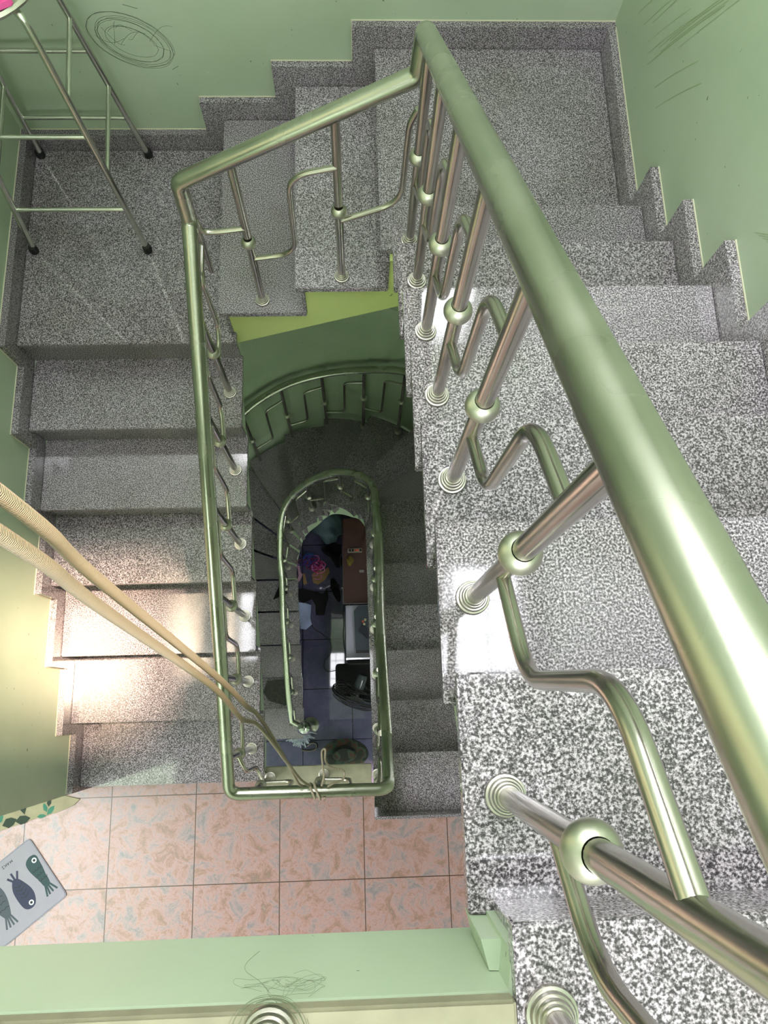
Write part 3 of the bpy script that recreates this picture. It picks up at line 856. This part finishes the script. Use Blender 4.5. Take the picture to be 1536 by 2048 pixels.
# ================================================================ mats on the tiled floor
e1 = Vector((-0.6096, 0.7927, 0)); e2 = Vector((-0.7927, -0.6096, 0)); A0 = Vector((-1.261, -0.730, 0))
def mp_(a, b, z): return A0 + e2 * a + e1 * b + Vector((0, 0, z))
def rrect(a0, a1, b0, b1, rad, n=6):
    out = []
    for cx, cy, s in ((a1 - rad, b1 - rad, 0), (a0 + rad, b1 - rad, 1), (a0 + rad, b0 + rad, 2), (a1 - rad, b0 + rad, 3)):
        for i in range(n + 1):
            t = (s + i / n) * PI / 2; out.append((cx + rad * math.cos(t), cy + rad * math.sin(t)))
    return out
MATC = plain('grey_mat_cloth', (142, 136, 150), 0.8, noise=0.06, nscale=30, bump=0.2)
MATE = plain('grey_mat_border', (136, 132, 148), 0.8)
TEAL = plain('teal_print', (32, 56, 62), 0.7); NAVY = plain('navy_print', (34, 36, 66), 0.7); SLATE = plain('slate_print', (62, 68, 80), 0.7)
BLK = plain('black_print', (14, 16, 22), 0.7); WHT = plain('white_print', (205, 212, 222), 0.7)
bm = B()
prism(bm, rrect(0, 0.50, 0, 0.317, 0.018), lambda u, v, w: mp_(u, v, w), 0.0005, 0.006, 0)
fr = rrect(0.004, 0.496, 0.004, 0.313, 0.016)
tube(bm, [mp_(a, b, 0.0058) for a, b in fr], 0.0022, 6, closed=True, mi=1)
def poly(pts, z, mi):
    vs = [bm.verts.new(mp_(a, b, z)) for a, b in pts]
    bm.faces.new(vs).material_index = mi
def smooth2(pts, sub=5):
    P_ = [Vector((a, b, 0)) for a, b in pts]; n = len(P_); out = []
    for i in range(n):
        p0, p1, p2, p3 = P_[i - 1], P_[i], P_[(i + 1) % n], P_[(i + 2) % n]
        for k in range(sub):
            t = k / sub
            q = 0.5 * ((2 * p1) + (p2 - p0) * t + (2 * p0 - 5 * p1 + 4 * p2 - p3) * t * t + (3 * p1 - p0 - 3 * p2 + p3) * t ** 3)
            out.append((q.x, q.y))
    return out
def stroke(p, q, w, z, mi):
    a, b = Vector(p), Vector(q); d = (b - a).normalized(); n = Vector((-d.y, d.x)) * w / 2
    poly([tuple(a - n), tuple(a + n), tuple(b + n), tuple(b - n)], z, mi)
def disc(c, R_, z, mi): poly([(c[0] + R_ * math.cos(i * PI / 10), c[1] + R_ * math.sin(i * PI / 10)) for i in range(20)], z, mi)
# long teal fish, round navy fish, slate fish
poly(smooth2([(0.026, 0.243), (0.050, 0.246), (0.072, 0.234), (0.079, 0.212), (0.076, 0.178), (0.066, 0.135), (0.060, 0.098), (0.046, 0.090), (0.032, 0.094), (0.027, 0.115), (0.026, 0.140), (0.021, 0.175), (0.019, 0.203), (0.017, 0.228)]), 0.0064, 2)
for p in ((0.072, 0.053), (0.057, 0.054), (0.039, 0.056), (0.018, 0.055)): stroke((0.046 + (p[0] - 0.046) * 0.35, 0.100), p, 0.0085, 0.0063, 2)
poly(smooth2([(0.165, 0.062), (0.145, 0.058), (0.125, 0.068), (0.110, 0.100), (0.109, 0.133), (0.120, 0.170), (0.134, 0.200), (0.150, 0.210), (0.165, 0.202), (0.180, 0.175), (0.185, 0.144), (0.184, 0.100), (0.178, 0.075)]), 0.0064, 3)
for p in ((0.174, 0.230), (0.149, 0.240), (0.120, 0.232)): stroke((0.148 + (p[0] - 0.148) * 0.25, 0.198), p, 0.0095, 0.0063, 3)
poly(smooth2([(0.252, 0.247), (0.228, 0.240), (0.214, 0.210), (0.214, 0.170), (0.225, 0.128), (0.238, 0.096), (0.252, 0.090), (0.267, 0.096), (0.282, 0.135), (0.292, 0.180), (0.288, 0.222), (0.272, 0.243)]), 0.0064, 4)
for p in ((0.286, 0.052), (0.268, 0.050), (0.250, 0.050), (0.231, 0.049)): stroke((0.252 + (p[0] - 0.256) * 0.4, 0.098), p, 0.0085, 0.0063, 4)
poly(smooth2([(0.395, 0.062), (0.370, 0.058), (0.345, 0.072), (0.330, 0.105), (0.330, 0.150), (0.345, 0.195), (0.365, 0.210), (0.385, 0.200), (0.402, 0.160), (0.408, 0.110)]), 0.0064, 2)
for c in ((0.036, 0.221), (0.141, 0.079)): disc(c, 0.0115, 0.0068, 6); disc(c, 0.0062, 0.0072, 5)
for cx, b0, n_ in ((0.050, 0.185, 3), (0.049, 0.160, 3), (0.048, 0.135, 3)):
    for j in range(3):
        for i in range(6):
            t0, t1 = PI * i / 6, PI * (i + 1) / 6; c0 = cx - 0.018 + j * 0.0145 + (0.003 if b0 == 0.160 else 0)
            stroke((c0 + 0.0070 * math.cos(t0), b0 - 0.008 * math.sin(t0)), (c0 + 0.0070 * math.cos(t1), b0 - 0.008 * math.sin(t1)), 0.0022, 0.0068, 5)
for j in range(4):
    b0 = 0.112 + j * 0.018
    for s in (-1, 1): stroke((0.147, b0), (0.147 + s * 0.022, b0 + 0.014), 0.0022, 0.0068, 5)
    stroke((0.147, b0), (0.147, b0 + 0.01), 0.0022, 0.0068, 5)
for j in range(3):
    b0 = 0.185 - j * 0.028
    for i in range(4): stroke((0.226 + i * 0.012, b0 + (0.006 if i % 2 else 0)), (0.238 + i * 0.012, b0 + (0 if i % 2 else 0.006)), 0.0024, 0.0068, 5)
# lettering on the mat: M A K I (read from the far side)
def glyph(ch, a0, b0, w, h):
    # u along reading direction (increasing a), top of letters points to decreasing b
    S_ = {'M': [((0, 1), (0, 0)), ((0, 0), (0.5, 0.75)), ((0.5, 0.75), (1, 0)), ((1, 0), (1, 1))],
          'A': [((0, 1), (0.5, 0)), ((0.5, 0), (1, 1)), ((0.22, 0.62), (0.78, 0.62))],
          'K': [((0, 0), (0, 1)), ((1, 0), (0.05, 0.55)), ((0.3, 0.42), (1, 1))],
          'I': [((0.5, 0), (0.5, 1)), ((0.1, 0), (0.9, 0)), ((0.1, 1), (0.9, 1))]}[ch]
    for p, q in S_:
        stroke((a0 + p[0] * w, b0 + p[1] * h), (a0 + q[0] * w, b0 + q[1] * h), 0.0020, 0.0066, 5)
for ch, a0 in (('M', 0.1145), ('A', 0.1305), ('K', 0.1445), ('I', 0.1570)):
    glyph(ch, a0, 0.2775, 0.0105, 0.0115)
tag(obj('fish_mat', bm, [MATC, MATE, TEAL, NAVY, SLATE, BLK, WHT]), 'grey bath mat printed with fish and small lettering lying askew on the pink tiles', 'mat')
# leaf-patterned cloth half hidden by the left wall
LEAFB = plain('cream_cloth', (150, 140, 118), 0.85, noise=0.3, nscale=18); LEAF = plain('green_leaf_print', (58, 112, 96), 0.8); LEAFD = plain('dark_leaf_print', (40, 52, 44), 0.8)
bm = B()
outl = [(-1.235, -0.318), (-1.262, -0.345), (-1.330, -0.372), (-1.470, -0.408), (-1.60, -0.448), (-1.78, -0.45), (-1.80, -0.10), (-1.45, 0.0), (WL - 0.16, -0.02), (WL - 0.155, -0.285)]
prism(bm, outl, XY, 0.0005, 0.008, 0)
lr = random.Random(11)
def leaf(cx, cy, L_, W_, a, mi):
    ca, sa = math.cos(a), math.sin(a)
    pts_ = [(-L_, 0), (-L_ * 0.3, W_), (L_ * 0.4, W_ * 0.8), (L_, 0), (L_ * 0.4, -W_ * 0.8), (-L_ * 0.3, -W_)]
    vs = [bm.verts.new((cx + u * ca - v * sa, cy + u * sa + v * ca, 0.0087 + 0.0002 * mi)) for u, v in pts_]
    bm.faces.new(vs).material_index = mi
leaf(-1.365, -0.362, 0.026, 0.012, 0.9, 1); leaf(-1.392, -0.350, 0.022, 0.010, 2.0, 1); leaf(-1.405, -0.387, 0.022, 0.009, 0.1, 1); leaf(-1.375, -0.325, 0.022, 0.010, 1.5, 2)
leaf(-1.49, -0.40, 0.035, 0.020, 0.2, 2); leaf(-1.55, -0.41, 0.035, 0.022, 0.4, 2); leaf(-1.60, -0.39, 0.03, 0.02, 1.2, 1); leaf(-1.50, -0.33, 0.05, 0.02, 1.9, 2)
for i in range(10): leaf(lr.uniform(-1.75, -1.42), lr.uniform(-0.35, -0.08), 0.03, 0.014, lr.uniform(0, 6), 1 + i % 2)
tag(obj('leaf_print_cloth', bm, [LEAFB, LEAF, LEAFD]), 'cream cloth with green leaf print sticking out from behind the left wall', 'cloth')

# ================================================================ ground floor clutter (seen down the well)
def Z(h): return ZG + h
BROWN = plain('brown_vinyl', (82, 52, 50), 0.5, noise=0.2, nscale=5, bump=0.3)
BLACK = plain('black_plastic', (18, 18, 20), 0.35)
BLACKC = plain('black_cloth', (14, 13, 15), 0.95)
DKMET = plain('dark_metal_edge', (95, 88, 90), 0.3, metal=1.0)
WOODW = plain('white_laminate', (176, 170, 196), 0.35)
# brown covered table
t = thing('covered_table', 'low table covered in brown vinyl under the power strip, far down on the ground floor', 'table', (0.25, 1.35, ZG))
bm = B(); box(bm, -0.045, 0.62, 0.985, 1.80, Z(0.42), Z(0.45)); obj('tabletop', bm, BROWN, t, bevel=0.006)
bm = B(); box(bm, -0.052, 0.62, 0.975, 0.984, Z(0.425), Z(0.452)); box(bm, -0.054, -0.046, 0.975, 1.80, Z(0.425), Z(0.450)); obj('edge_strip', bm, DKMET, t)
for x, y in ((-0.02, 1.01), (0.59, 1.01), (-0.02, 1.77), (0.59, 1.77)):
    bm = B(); box(bm, x - 0.018, x + 0.018, y - 0.018, y + 0.018, Z(0.0005), Z(0.4195)); obj('leg', bm, DKMET, t)
# power strip
ps = thing('power_strip', 'white power strip with two red switches lying on the brown table', 'power strip', (0.07, 1.48, Z(0.451)))
bm = B(); box(bm, -0.002, 0.135, 1.462, 1.502, Z(0.451), Z(0.472)); obj('body', bm, plain('ivory_plastic', (150, 140, 125), 0.5), ps, bevel=0.003)
for x in (0.012, 0.038, 0.112):
    bm = B(); box(bm, x, x + 0.018, 1.470, 1.494, Z(0.4722), Z(0.4745)); obj('socket', bm, BLACK, ps)
REDS = plain('red_switch', (235, 70, 50), 0.3)
for x in (0.066, 0.086):
    bm = B(); box(bm, x, x + 0.013, 1.474, 1.490, Z(0.4722), Z(0.477)); obj('switch', bm, REDS, ps)
WIRE = plain('grey_wire', (90, 85, 85), 0.6); WIREB = plain('black_wire', (15, 15, 18), 0.5)
bm = B(); tube(bm, catmull([(-0.003, 1.482, Z(0.46)), (-0.03, 1.472, Z(0.456)), (-0.0452, 1.466, Z(0.455)), (-0.065, 1.46, Z(0.38)), (-0.08, 1.45, Z(0.2)), (-0.08, 1.40, Z(0.01))], 5), 0.003, 6)
obj('cord', bm, WIRE, ps)
# things on the brown table
def blob(name, loc, sx, sy, sz, m, label, cat, seed=1, flat=0.0, rough=0.16, rot=0.0):
    bm = B(); bmesh.ops.create_icosphere(bm, subdivisions=4, radius=1.0)
    rn = random.Random(seed); ph = [rn.uniform(0, 6) for _ in range(8)]
    for v in bm.verts:
        p = v.co
        k = 1 + rough * (math.sin(3.1 * p.x + ph[0]) * math.cos(2.7 * p.y + ph[1]) + 0.6 * math.sin(5.3 * p.y + 4 * p.z + ph[2]) + 0.35 * math.sin(9 * p.x + 7 * p.y + ph[3]))
        zz = max(-0.55, p.z) * k
        v.co = Vector((p.x * sx * k, p.y * sy * k, (zz + 0.56) * sz))
        v.co.z = max(0.0, v.co.z)
        v.co = Matrix.Rotation(rot, 3, 'Z') @ v.co
    o = obj(name, bm, m, None, loc=loc, smooth=True); return tag(o, label, cat)
blob('yellow_pouch', (0.022, 1.385, Z(0.4505)), 0.032, 0.045, 0.02, plain('mustard_cloth', (120, 100, 45), 0.7), 'small mustard yellow pouch on the brown table below the power strip', 'pouch', 2)
bm = B(); box(bm, 0.105, 0.150, 1.270, 1.295, Z(0.4505), Z(0.462)); tag(obj('pale_eraser', bm, plain('pale_rubber', (150, 140, 145), 0.6), bevel=0.003), 'tiny pale block lying on the brown table near its right side', 'block')
# sewing style table: pale top with dark machine bed
t = thing('work_table', 'pale topped work table beside the black fan, far down on the ground floor', 'table', (0.2, 0.72, ZG))
bm = B(); box(bm, -0.028, 0.60, 0.480, 0.958, Z(0.47), Z(0.50)); obj('tabletop', bm, WOODW, t, bevel=0.004)
bm = B(); box(bm, -0.030, 0.60, 0.462, 0.479, Z(0.465), Z(0.503)); obj('edge_strip', bm, plain('chrome_edge', (190, 188, 195), 0.2, metal=1.0), t)
for x, y in ((-0.01, 0.50), (0.58, 0.50), (-0.01, 0.94), (0.58, 0.94)):
    bm = B(); box(bm, x - 0.015, x + 0.015, y - 0.015, y + 0.015, Z(0.0005), Z(0.4695)); obj('leg', bm, DKMET, t)
DKBLUE = plain('dark_blue_grey_plastic', (50, 56, 74), 0.35)
mc = thing('machine_case', 'flat dark grey case with chamfered corner lying on the pale work table', 'case', (0.2, 0.72, Z(0.501)))
bm = B(); prism(bm, [(0.058, 0.545), (0.30, 0.545), (0.30, 0.945), (0.085, 0.945), (0.048, 0.900)], XY, Z(0.5005), Z(0.545)); obj('case_body', bm, DKBLUE, mc, bevel=0.004)
bm = B(); box(bm, 0.060, 0.30, 0.520, 0.5445, Z(0.501), Z(0.535)); obj('front_edge', bm, BLACK, mc)
bm = B(); box(bm, 0.0, 0.13, 0.0, 0.075, 0, 0.03, M=Matrix.Rotation(-0.75, 4, 'Z'))
tag(obj('dark_blue_pouch', bm, plain('navy_vinyl', (28, 30, 52), 0.4), None, loc=(0.078, 0.725, Z(0.5455)), bevel=0.008), 'dark navy pouch lying diagonally on the grey machine case', 'pouch')
for i, (x, y, c) in enumerate(((0.128, 0.80, (190, 90, 80)), (0.150, 0.815, (200, 190, 160)), (0.140, 0.775, (190, 185, 150)))):
    bm = B(); lathe(bm, [(0, 0), (0.011, 0), (0.011, 0.004), (0.007, 0.006), (0.007, 0.018), (0.011, 0.02), (0.011, 0.024), (0, 0.024)], 16)
    z0 = Z(0.5455)
    tag(obj('thread_spool', bm, plain('thread_%d' % i, c, 0.6), None, loc=(x, y, z0), smooth=True),
        ['red thread spool on the grey machine case', 'pale thread spool farthest right on the machine case', 'pale thread spool nearest the navy pouch on the machine case'][i], 'spool', 'thread spools')
# wires hanging along the table edge
bm = B(); tube(bm, catmull([(-0.045, 0.98, Z(0.40)), (-0.052, 0.90, Z(0.42)), (-0.048, 0.80, Z(0.40)), (-0.055, 0.70, Z(0.42)), (-0.050, 0.60, Z(0.38)), (-0.040, 0.52, Z(0.40)), (-0.045, 0.45, Z(0.2)), (-0.05, 0.42, Z(0.01))], 6), 0.004, 6)
tag(obj('hanging_wire', bm, WIREB), 'black wire hanging along the left edge of the pale work table', 'wire')
bm = B(); tube(bm, catmull([(-0.40, 1.02, Z(0.004)), (-0.395, 0.90, Z(0.004)), (-0.35, 0.80, Z(0.004)), (-0.25, 0.73, Z(0.004)), (-0.19, 0.66, Z(0.004)), (-0.19, 0.56, Z(0.004)), (-0.245, 0.49, Z(0.004)), (-0.255, 0.43, Z(0.004)), (-0.215, 0.385, Z(0.004)), (-0.15, 0.39, Z(0.004)), (-0.08, 0.40, Z(0.004))], 8), 0.0035, 6)
tag(obj('floor_cable', bm, WIREB), 'thin dark cable curling over the shiny ground floor tiles to the fan', 'cable')
# black chair and fan
ch = thing('black_chair', 'black padded chair beside the fan on the dark ground floor', 'chair', (0.05, 0.32, ZG))
bm = B(); prism(bm, rrect(-0.135, 0.26, 0.16, 0.44, 0.035), XY, Z(0.26), Z(0.31)); obj('seat', bm, BLACKC, ch, bevel=0.01)
for x, y in ((-0.10, 0.19), (0.22, 0.19), (-0.10, 0.41), (0.22, 0.41)):
    bm = B(); tube(bm, [(x, y, Z(0.001)), (x, y, Z(0.259))], 0.012, 10); obj('leg', bm, DKMET, ch)
bm = B(); box(bm, -0.02, 0.26, 0.425, 0.458, Z(0.312), Z(0.62)); obj('backrest', bm, BLACKC, ch, bevel=0.01)
fan = thing('pedestal_fan', 'black fan with round wire cage standing at the foot of the lower stairs', 'fan', (0.06, 0.16, ZG))
FM = Matrix.Translation((0.055, 0.155, Z(0.62))) @ Matrix.Rotation(math.radians(-22), 4, 'Z') @ Matrix.Rotation(math.radians(108), 4, 'X')
cg = B()
FR_ = 0.215
def ringpts(R_, z): return [FM @ Vector((R_ * math.cos(a * PI / 24), R_ * math.sin(a * PI / 24), z)) for a in range(48)]
for R_, z, w in ((FR_, 0, 0.006), (FR_, 0.02, 0.006), (FR_ * 0.9, 0.06, 0.003), (FR_ * 0.6, 0.075, 0.003), (FR_ * 0.3, 0.08, 0.003), (FR_ * 0.9, -0.04, 0.003), (FR_ * 0.6, -0.06, 0.003), (FR_ * 0.3, -0.065, 0.004)):
    tube(cg, ringpts(R_, z), w, 6, closed=True)
for i in range(36):
    a = i * 2 * PI / 36
    for zs in ((0.08, 0.075, 0.06, 0.01), (-0.065, -0.06, -0.04, 0.01)):
        tube(cg, [FM @ Vector((R_ * math.cos(a), R_ * math.sin(a), z)) for R_, z in zip((FR_ * 0.28, FR_ * 0.6, FR_ * 0.9, FR_), zs)], 0.0016, 5)
obj('fan_cage', cg, BLACK, fan)
bm = B()
for i in range(3):
    a = i * 2 * PI / 3
    vs = []
    for u, w in ((0.03, -0.02), (0.10, -0.05), (0.18, -0.055), (0.19, 0.03), (0.10, 0.05), (0.03, 0.02)):
        x, y = u * math.cos(a) - w * math.sin(a), u * math.sin(a) + w * math.cos(a)
        vs.append((x, y, w * 0.35))
    lo_ = [bm.verts.new(FM @ Vector(v)) for v in vs]; hi_ = [bm.verts.new(FM @ Vector((v[0], v[1], v[2] + 0.003))) for v in vs]
    bm.faces.new(lo_); bm.faces.new(list(reversed(hi_)))
    for j in range(6): bm.faces.new((lo_[j], hi_[j], hi_[(j + 1) % 6], lo_[(j + 1) % 6]))
obj('fan_blades', bm, plain('smoky_plastic', (40, 42, 48), 0.3), fan)
bm = B(); lathe(bm, [(0, -0.19), (0.035, -0.188), (0.046, -0.17), (0.05, -0.10), (0.05, -0.06), (0, -0.06)], 24, M=FM)
obj('motor', bm, plain('dark_grey_gloss', (60, 64, 70), 0.15), fan, smooth=True)
c0 = FM @ Vector((0, 0, -0.12))
bm = B(); tube(bm, [(c0.x, c0.y, Z(0.03)), (c0.x, c0.y, c0.z - 0.03)], 0.014, 12); obj('fan_pole', bm, BLACK, fan)
bm = B(); lathe(bm, [(0, 0.001), (0.17, 0.001), (0.18, 0.012), (0.16, 0.025), (0.03, 0.035), (0, 0.035)], 32); obj('fan_base', bm, BLACK, fan, loc=(c0.x, c0.y, ZG), smooth=True)
# camouflage cap on the floor near the well edge
def camo():
    m, nt, p = new_mat('camouflage_cloth')
    tc = nt.nodes.new('ShaderNodeTexCoord'); n = nt.nodes.new('ShaderNodeTexNoise'); n.inputs['Scale'].default_value = 11; n.inputs['Detail'].default_value = 1
    nt.links.new(tc.outputs['Object'], n.inputs['Vector'])
    rr = ramp(nt, [(0.0, lin(24, 24, 22)), (0.44, lin(40, 56, 46)), (0.54, lin(66, 42, 32)), (0.62, lin(30, 34, 28))]); rr.color_ramp.interpolation = 'CONSTANT'
    nt.links.new(n.outputs['Fac'], rr.inputs['Fac']); nt.links.new(rr.outputs['Color'], p.inputs['Base Color']); p.inputs['Roughness'].default_value = 0.9
    return m
hat = thing('camouflage_hat', 'dark green and brown camouflage hat low down beside the well edge', 'hat', (-0.06, -0.36, Z(0.28)))
bm = B(); lathe(bm, [(0.215, 0.0), (0.16, 0.022), (0.115, 0.03), (0.105, 0.09), (0.085, 0.118), (0, 0.128), ], 36)
for v in bm.verts: v.co.y *= 0.62; v.co.x *= 1.0
CAMO = camo()
obj('crown', bm, CAMO, hat, loc=(-0.06, -0.365, Z(0.28)), smooth=True)
bm = B(); tube(bm, [( 0.108 * math.cos(a * PI / 16), 0.067 * math.sin(a * PI / 16), 0.04) for a in range(32)], 0.004, 6, closed=True)
obj('hat_band', bm, BLACKC, hat, loc=(-0.06, -0.365, Z(0.28)))
s_ = thing('low_stool', 'small dark stool under the camouflage hat', 'stool', (-0.06, -0.365, ZG))
bm = B(); lathe(bm, [(0, 0.25), (0.11, 0.25), (0.115, 0.262), (0.11, 0.2795), (0, 0.2795)], 28); obj('seat', bm, BLACK, s_, loc=(-0.06, -0.365, ZG), smooth=True)
for i in range(3):
    a = i * 2 * PI / 3; bm = B(); tube(bm, [(-0.06 + 0.10 * math.cos(a), -0.365 + 0.10 * math.sin(a), Z(0.001)), (-0.06 + 0.07 * math.cos(a), -0.365 + 0.07 * math.sin(a), Z(0.249))], 0.01, 8); obj('leg', bm, BLACK, s_)
# black and white mop head under the newel ball
FURW = plain('grey_white_pile', (150, 155, 168), 0.95, noise=0.2, nscale=60, bump=0.6)
mop = thing('mop', 'mop with pale shaggy head lying below the newel ball', 'mop', (-0.46, -0.26, ZG))
bm = B(); mr = random.Random(4)
for i in range(170):
    a = mr.uniform(0.02 * PI, 0.98 * PI); L_ = mr.uniform(0.03, 0.115)
    x0, y0 = -0.475 + mr.uniform(-0.035, 0.035), -0.185 + mr.uniform(-0.03, 0.03)
    tube(bm, [(x0, y0, Z(0.03)), (x0 + 0.6 * L_ * math.cos(a), y0 - 0.6 * L_ * math.sin(a), Z(0.04 + mr.uniform(0, 0.012))), (x0 + L_ * math.cos(a), y0 - L_ * math.sin(a), Z(0.008))], 0.0065, 6)
obj('mop_head', bm, FURW, mop)
bm = B(); tube(bm, catmull([(-0.42, -0.30, Z(0.012)), (-0.38, -0.275, Z(0.012)), (-0.335, -0.285, Z(0.012)), (-0.335, -0.325, Z(0.012)), (-0.39, -0.345, Z(0.012)), (-0.47, -0.335, Z(0.012))], 6), 0.010, 8)
obj('mop_frame', bm, DKMET, mop, smooth=True)
bm = B(); tube(bm, [(-0.47, -0.185, Z(0.05)), (-0.56, 0.02 - 0.1, Z(0.06))], 0.011, 10); obj('mop_handle', bm, BLACK, mop)
# clothes and scraps at the top of the well opening
def cloth(name, outline, z, m, label, cat, seed=0, amp=0.02, thick=0.006):
    rn = random.Random(seed); ph = [rn.uniform(0, 6) for _ in range(4)]
    bm = B()
    vs = [bm.verts.new((x, y, 0)) for x, y in outline]
    bm.faces.new(vs)
    bmesh.ops.triangulate(bm, faces=bm.faces[:])
    for _ in range(3): bmesh.ops.subdivide_edges(bm, edges=bm.edges[:], cuts=1, use_grid_fill=True)
    cx = sum(p[0] for p in outline) / len(outline); cy = sum(p[1] for p in outline) / len(outline)
    for v in bm.verts:
        x, y = v.co.x, v.co.y
        v.co.z = z + amp * 0.5 * (1 + math.sin(31 * (x - cx) + ph[0] + 9 * (y - cy)) * math.cos(27 * (y - cy) + ph[1])) + 0.001
    ex = bmesh.ops.extrude_face_region(bm, geom=bm.faces[:])
    for e in ex['geom']:
        if isinstance(e, bmesh.types.BMVert): e.co.z += thick
    return tag(obj(name, bm, m, None, smooth=True), label, cat)
cloth('black_shirt', [(-0.60, 1.17), (-0.47, 1.20), (-0.36, 1.17), (-0.26, 1.14), (-0.215, 1.20), (-0.205, 1.10), (-0.235, 0.99), (-0.245, 0.93), (-0.33, 0.93), (-0.335, 1.03), (-0.37, 1.09), (-0.46, 1.05)], Z(0.001), BLACKC, 'black garment spread over the ground floor beside the lowest steps', 'clothing', 1, 0.02)
bm = B(); prism(bm, [(-0.66, 0.98), (-0.52, 1.04), (-0.545, 1.125), (-0.60, 1.12)], XY, -17 * r + 0.001, -17 * r + 0.012)
tag(obj('black_rag', bm, BLACKC, bevel=0.003), 'pointed black rag lying on a tread of the lower left stairs', 'cloth')
cloth('white_cloth', [(-0.50, 1.06), (-0.43, 1.05), (-0.375, 1.03), (-0.385, 0.90), (-0.37, 0.84), (-0.43, 0.79), (-0.48, 0.80), (-0.49, 0.92)], Z(0.001), plain('pale_blue_white_cloth', (165, 175, 215), 0.9, noise=0.35, nscale=14), 'crumpled pale blue and white cloth beside the lowest steps', 'cloth', 5, 0.03)
cloth('black_jacket', [(-0.27, 1.60), (-0.16, 1.66), (-0.02 - 0.05, 1.62), (-0.07, 1.52), (-0.05, 1.41), (-0.12, 1.40), (-0.18, 1.50), (-0.26, 1.56)], Z(0.002), BLACKC, 'black jacket heaped on the floor left of the brown table', 'clothing', 7, 0.06)
blob('grey_sack', (-0.19, 1.80, Z(0.001)), 0.15, 0.14, 0.15, plain('blue_grey_sack', (92, 108, 122), 0.8, bump=0.3, nscale=12), 'bulging blue grey sack at the far end of the ground floor', 'sack', 3)
bm = B(); prism(bm, [(-0.372, 1.335), (-0.355, 1.255), (-0.31, 1.235), (-0.235, 1.285), (-0.19, 1.36), (-0.205, 1.41), (-0.26, 1.375), (-0.32, 1.38)], XY, Z(0.001), Z(0.006))
CARD = plain('brown_cardboard', (150, 118, 84), 0.8, noise=0.15, nscale=10)
tag(obj('cardboard_sheet', bm, CARD), 'curved piece of brown cardboard on the ground floor below the ribbon heap', 'cardboard')
bm = B(); prism(bm, [(-0.46, 1.35), (-0.44, 1.345), (-0.415, 1.25), (-0.445, 1.235), (-0.455, 1.25)], XY, Z(0.001), Z(0.006))
tag(obj('cardboard_scrap', bm, CARD), 'small narrow cardboard scrap left of the curved cardboard piece', 'cardboard')
cloth('pink_paper', [(-0.52, 1.46), (-0.49, 1.44), (-0.48, 1.36), (-0.46, 1.34), (-0.49, 1.27), (-0.52, 1.26), (-0.50, 1.33)], Z(0.001), plain('pale_pink_paper', (200, 150, 180), 0.7), 'pale pink crumpled strip beside the ribbon heap', 'paper', 9, 0.02)
# ribbon heap
def ribbon_mat(i, c): return plain('ribbon_%d' % i, c, 0.35)
cols = [(190, 50, 110), (90, 60, 160), (40, 90, 170), (220, 130, 190), (150, 30, 70), (70, 40, 100)]
bm = B(); rr_ = random.Random(8)
for i in range(64):
    cx, cy = -0.385 + rr_.gauss(0, 0.035), 1.475 + rr_.gauss(0, 0.03)
    if i % 3 == 0: cx, cy = -0.31 + rr_.gauss(0, 0.02), 1.41 + rr_.gauss(0, 0.04)
    a = rr_.uniform(0, 6); R_ = rr_.uniform(0.02, 0.06)
    pts = [(cx + R_ * math.cos(a + t * 0.8), cy + 0.8 * R_ * math.sin(a + t * 0.8), Z(0.008 + 0.045 * rr_.random())) for t in range(5)]
    tube(bm, catmull(pts, 4), 0.0042, 5, mi=i % 6)
tag(obj('ribbon_heap', bm, [ribbon_mat(i, c) for i, c in enumerate(cols)]), 'heap of pink, purple and blue plastic ribbons on the ground floor', 'ribbons', kind='stuff')
# slipper
bm = B(); pr = []
for i in range(24):
    t = i / 24 * 2 * PI; w = 0.038 * (1 + 0.15 * math.cos(t)); pr.append((w * math.sin(t), 0.125 * math.cos(t)))
prism(bm, pr, XY, 0, 0.018)
sp = thing('slipper', 'black slipper on the floor beside the brown table', 'slipper', (-0.132, 1.175, ZG))
for v in bm.verts: v.co = Matrix.Rotation(0.28, 3, 'Z') @ v.co
obj('sole', bm, BLACKC, sp, loc=(-0.132, 1.175, Z(0.001)))
bm = B()
for j in range(9):
    pass
st_ = [(-0.036, 0.03, 0.018), (-0.030, 0.035, 0.045), (0.0, 0.04, 0.056), (0.030, 0.035, 0.045), (0.036, 0.03, 0.018)]
tube(bm, catmull([Matrix.Rotation(0.28, 3, 'Z') @ Vector(p) for p in st_], 5), 0.014, 8); obj('strap', bm, BLACKC, sp, loc=(-0.132, 1.175, Z(0.001)))
# broken picture: dark rug patch on the lower steps
bm = B(); prism(bm, [(-0.80 + 0.0, 0.20), (-0.74, 0.12), (-0.60, 0.075), (-0.52 - 0.02, 0.09), (-0.54, 0.25), (-0.58, 0.31), (-0.76, 0.30)], XY, -20 * r + 0.001, -20 * r + 0.008)
tag(obj('dark_doormat', bm, plain('dark_matted_cloth', (62, 60, 58), 0.95, noise=0.5, nscale=40, bump=0.6)), 'rough dark scrap of cloth on a low step of the lower left stairs', 'cloth')
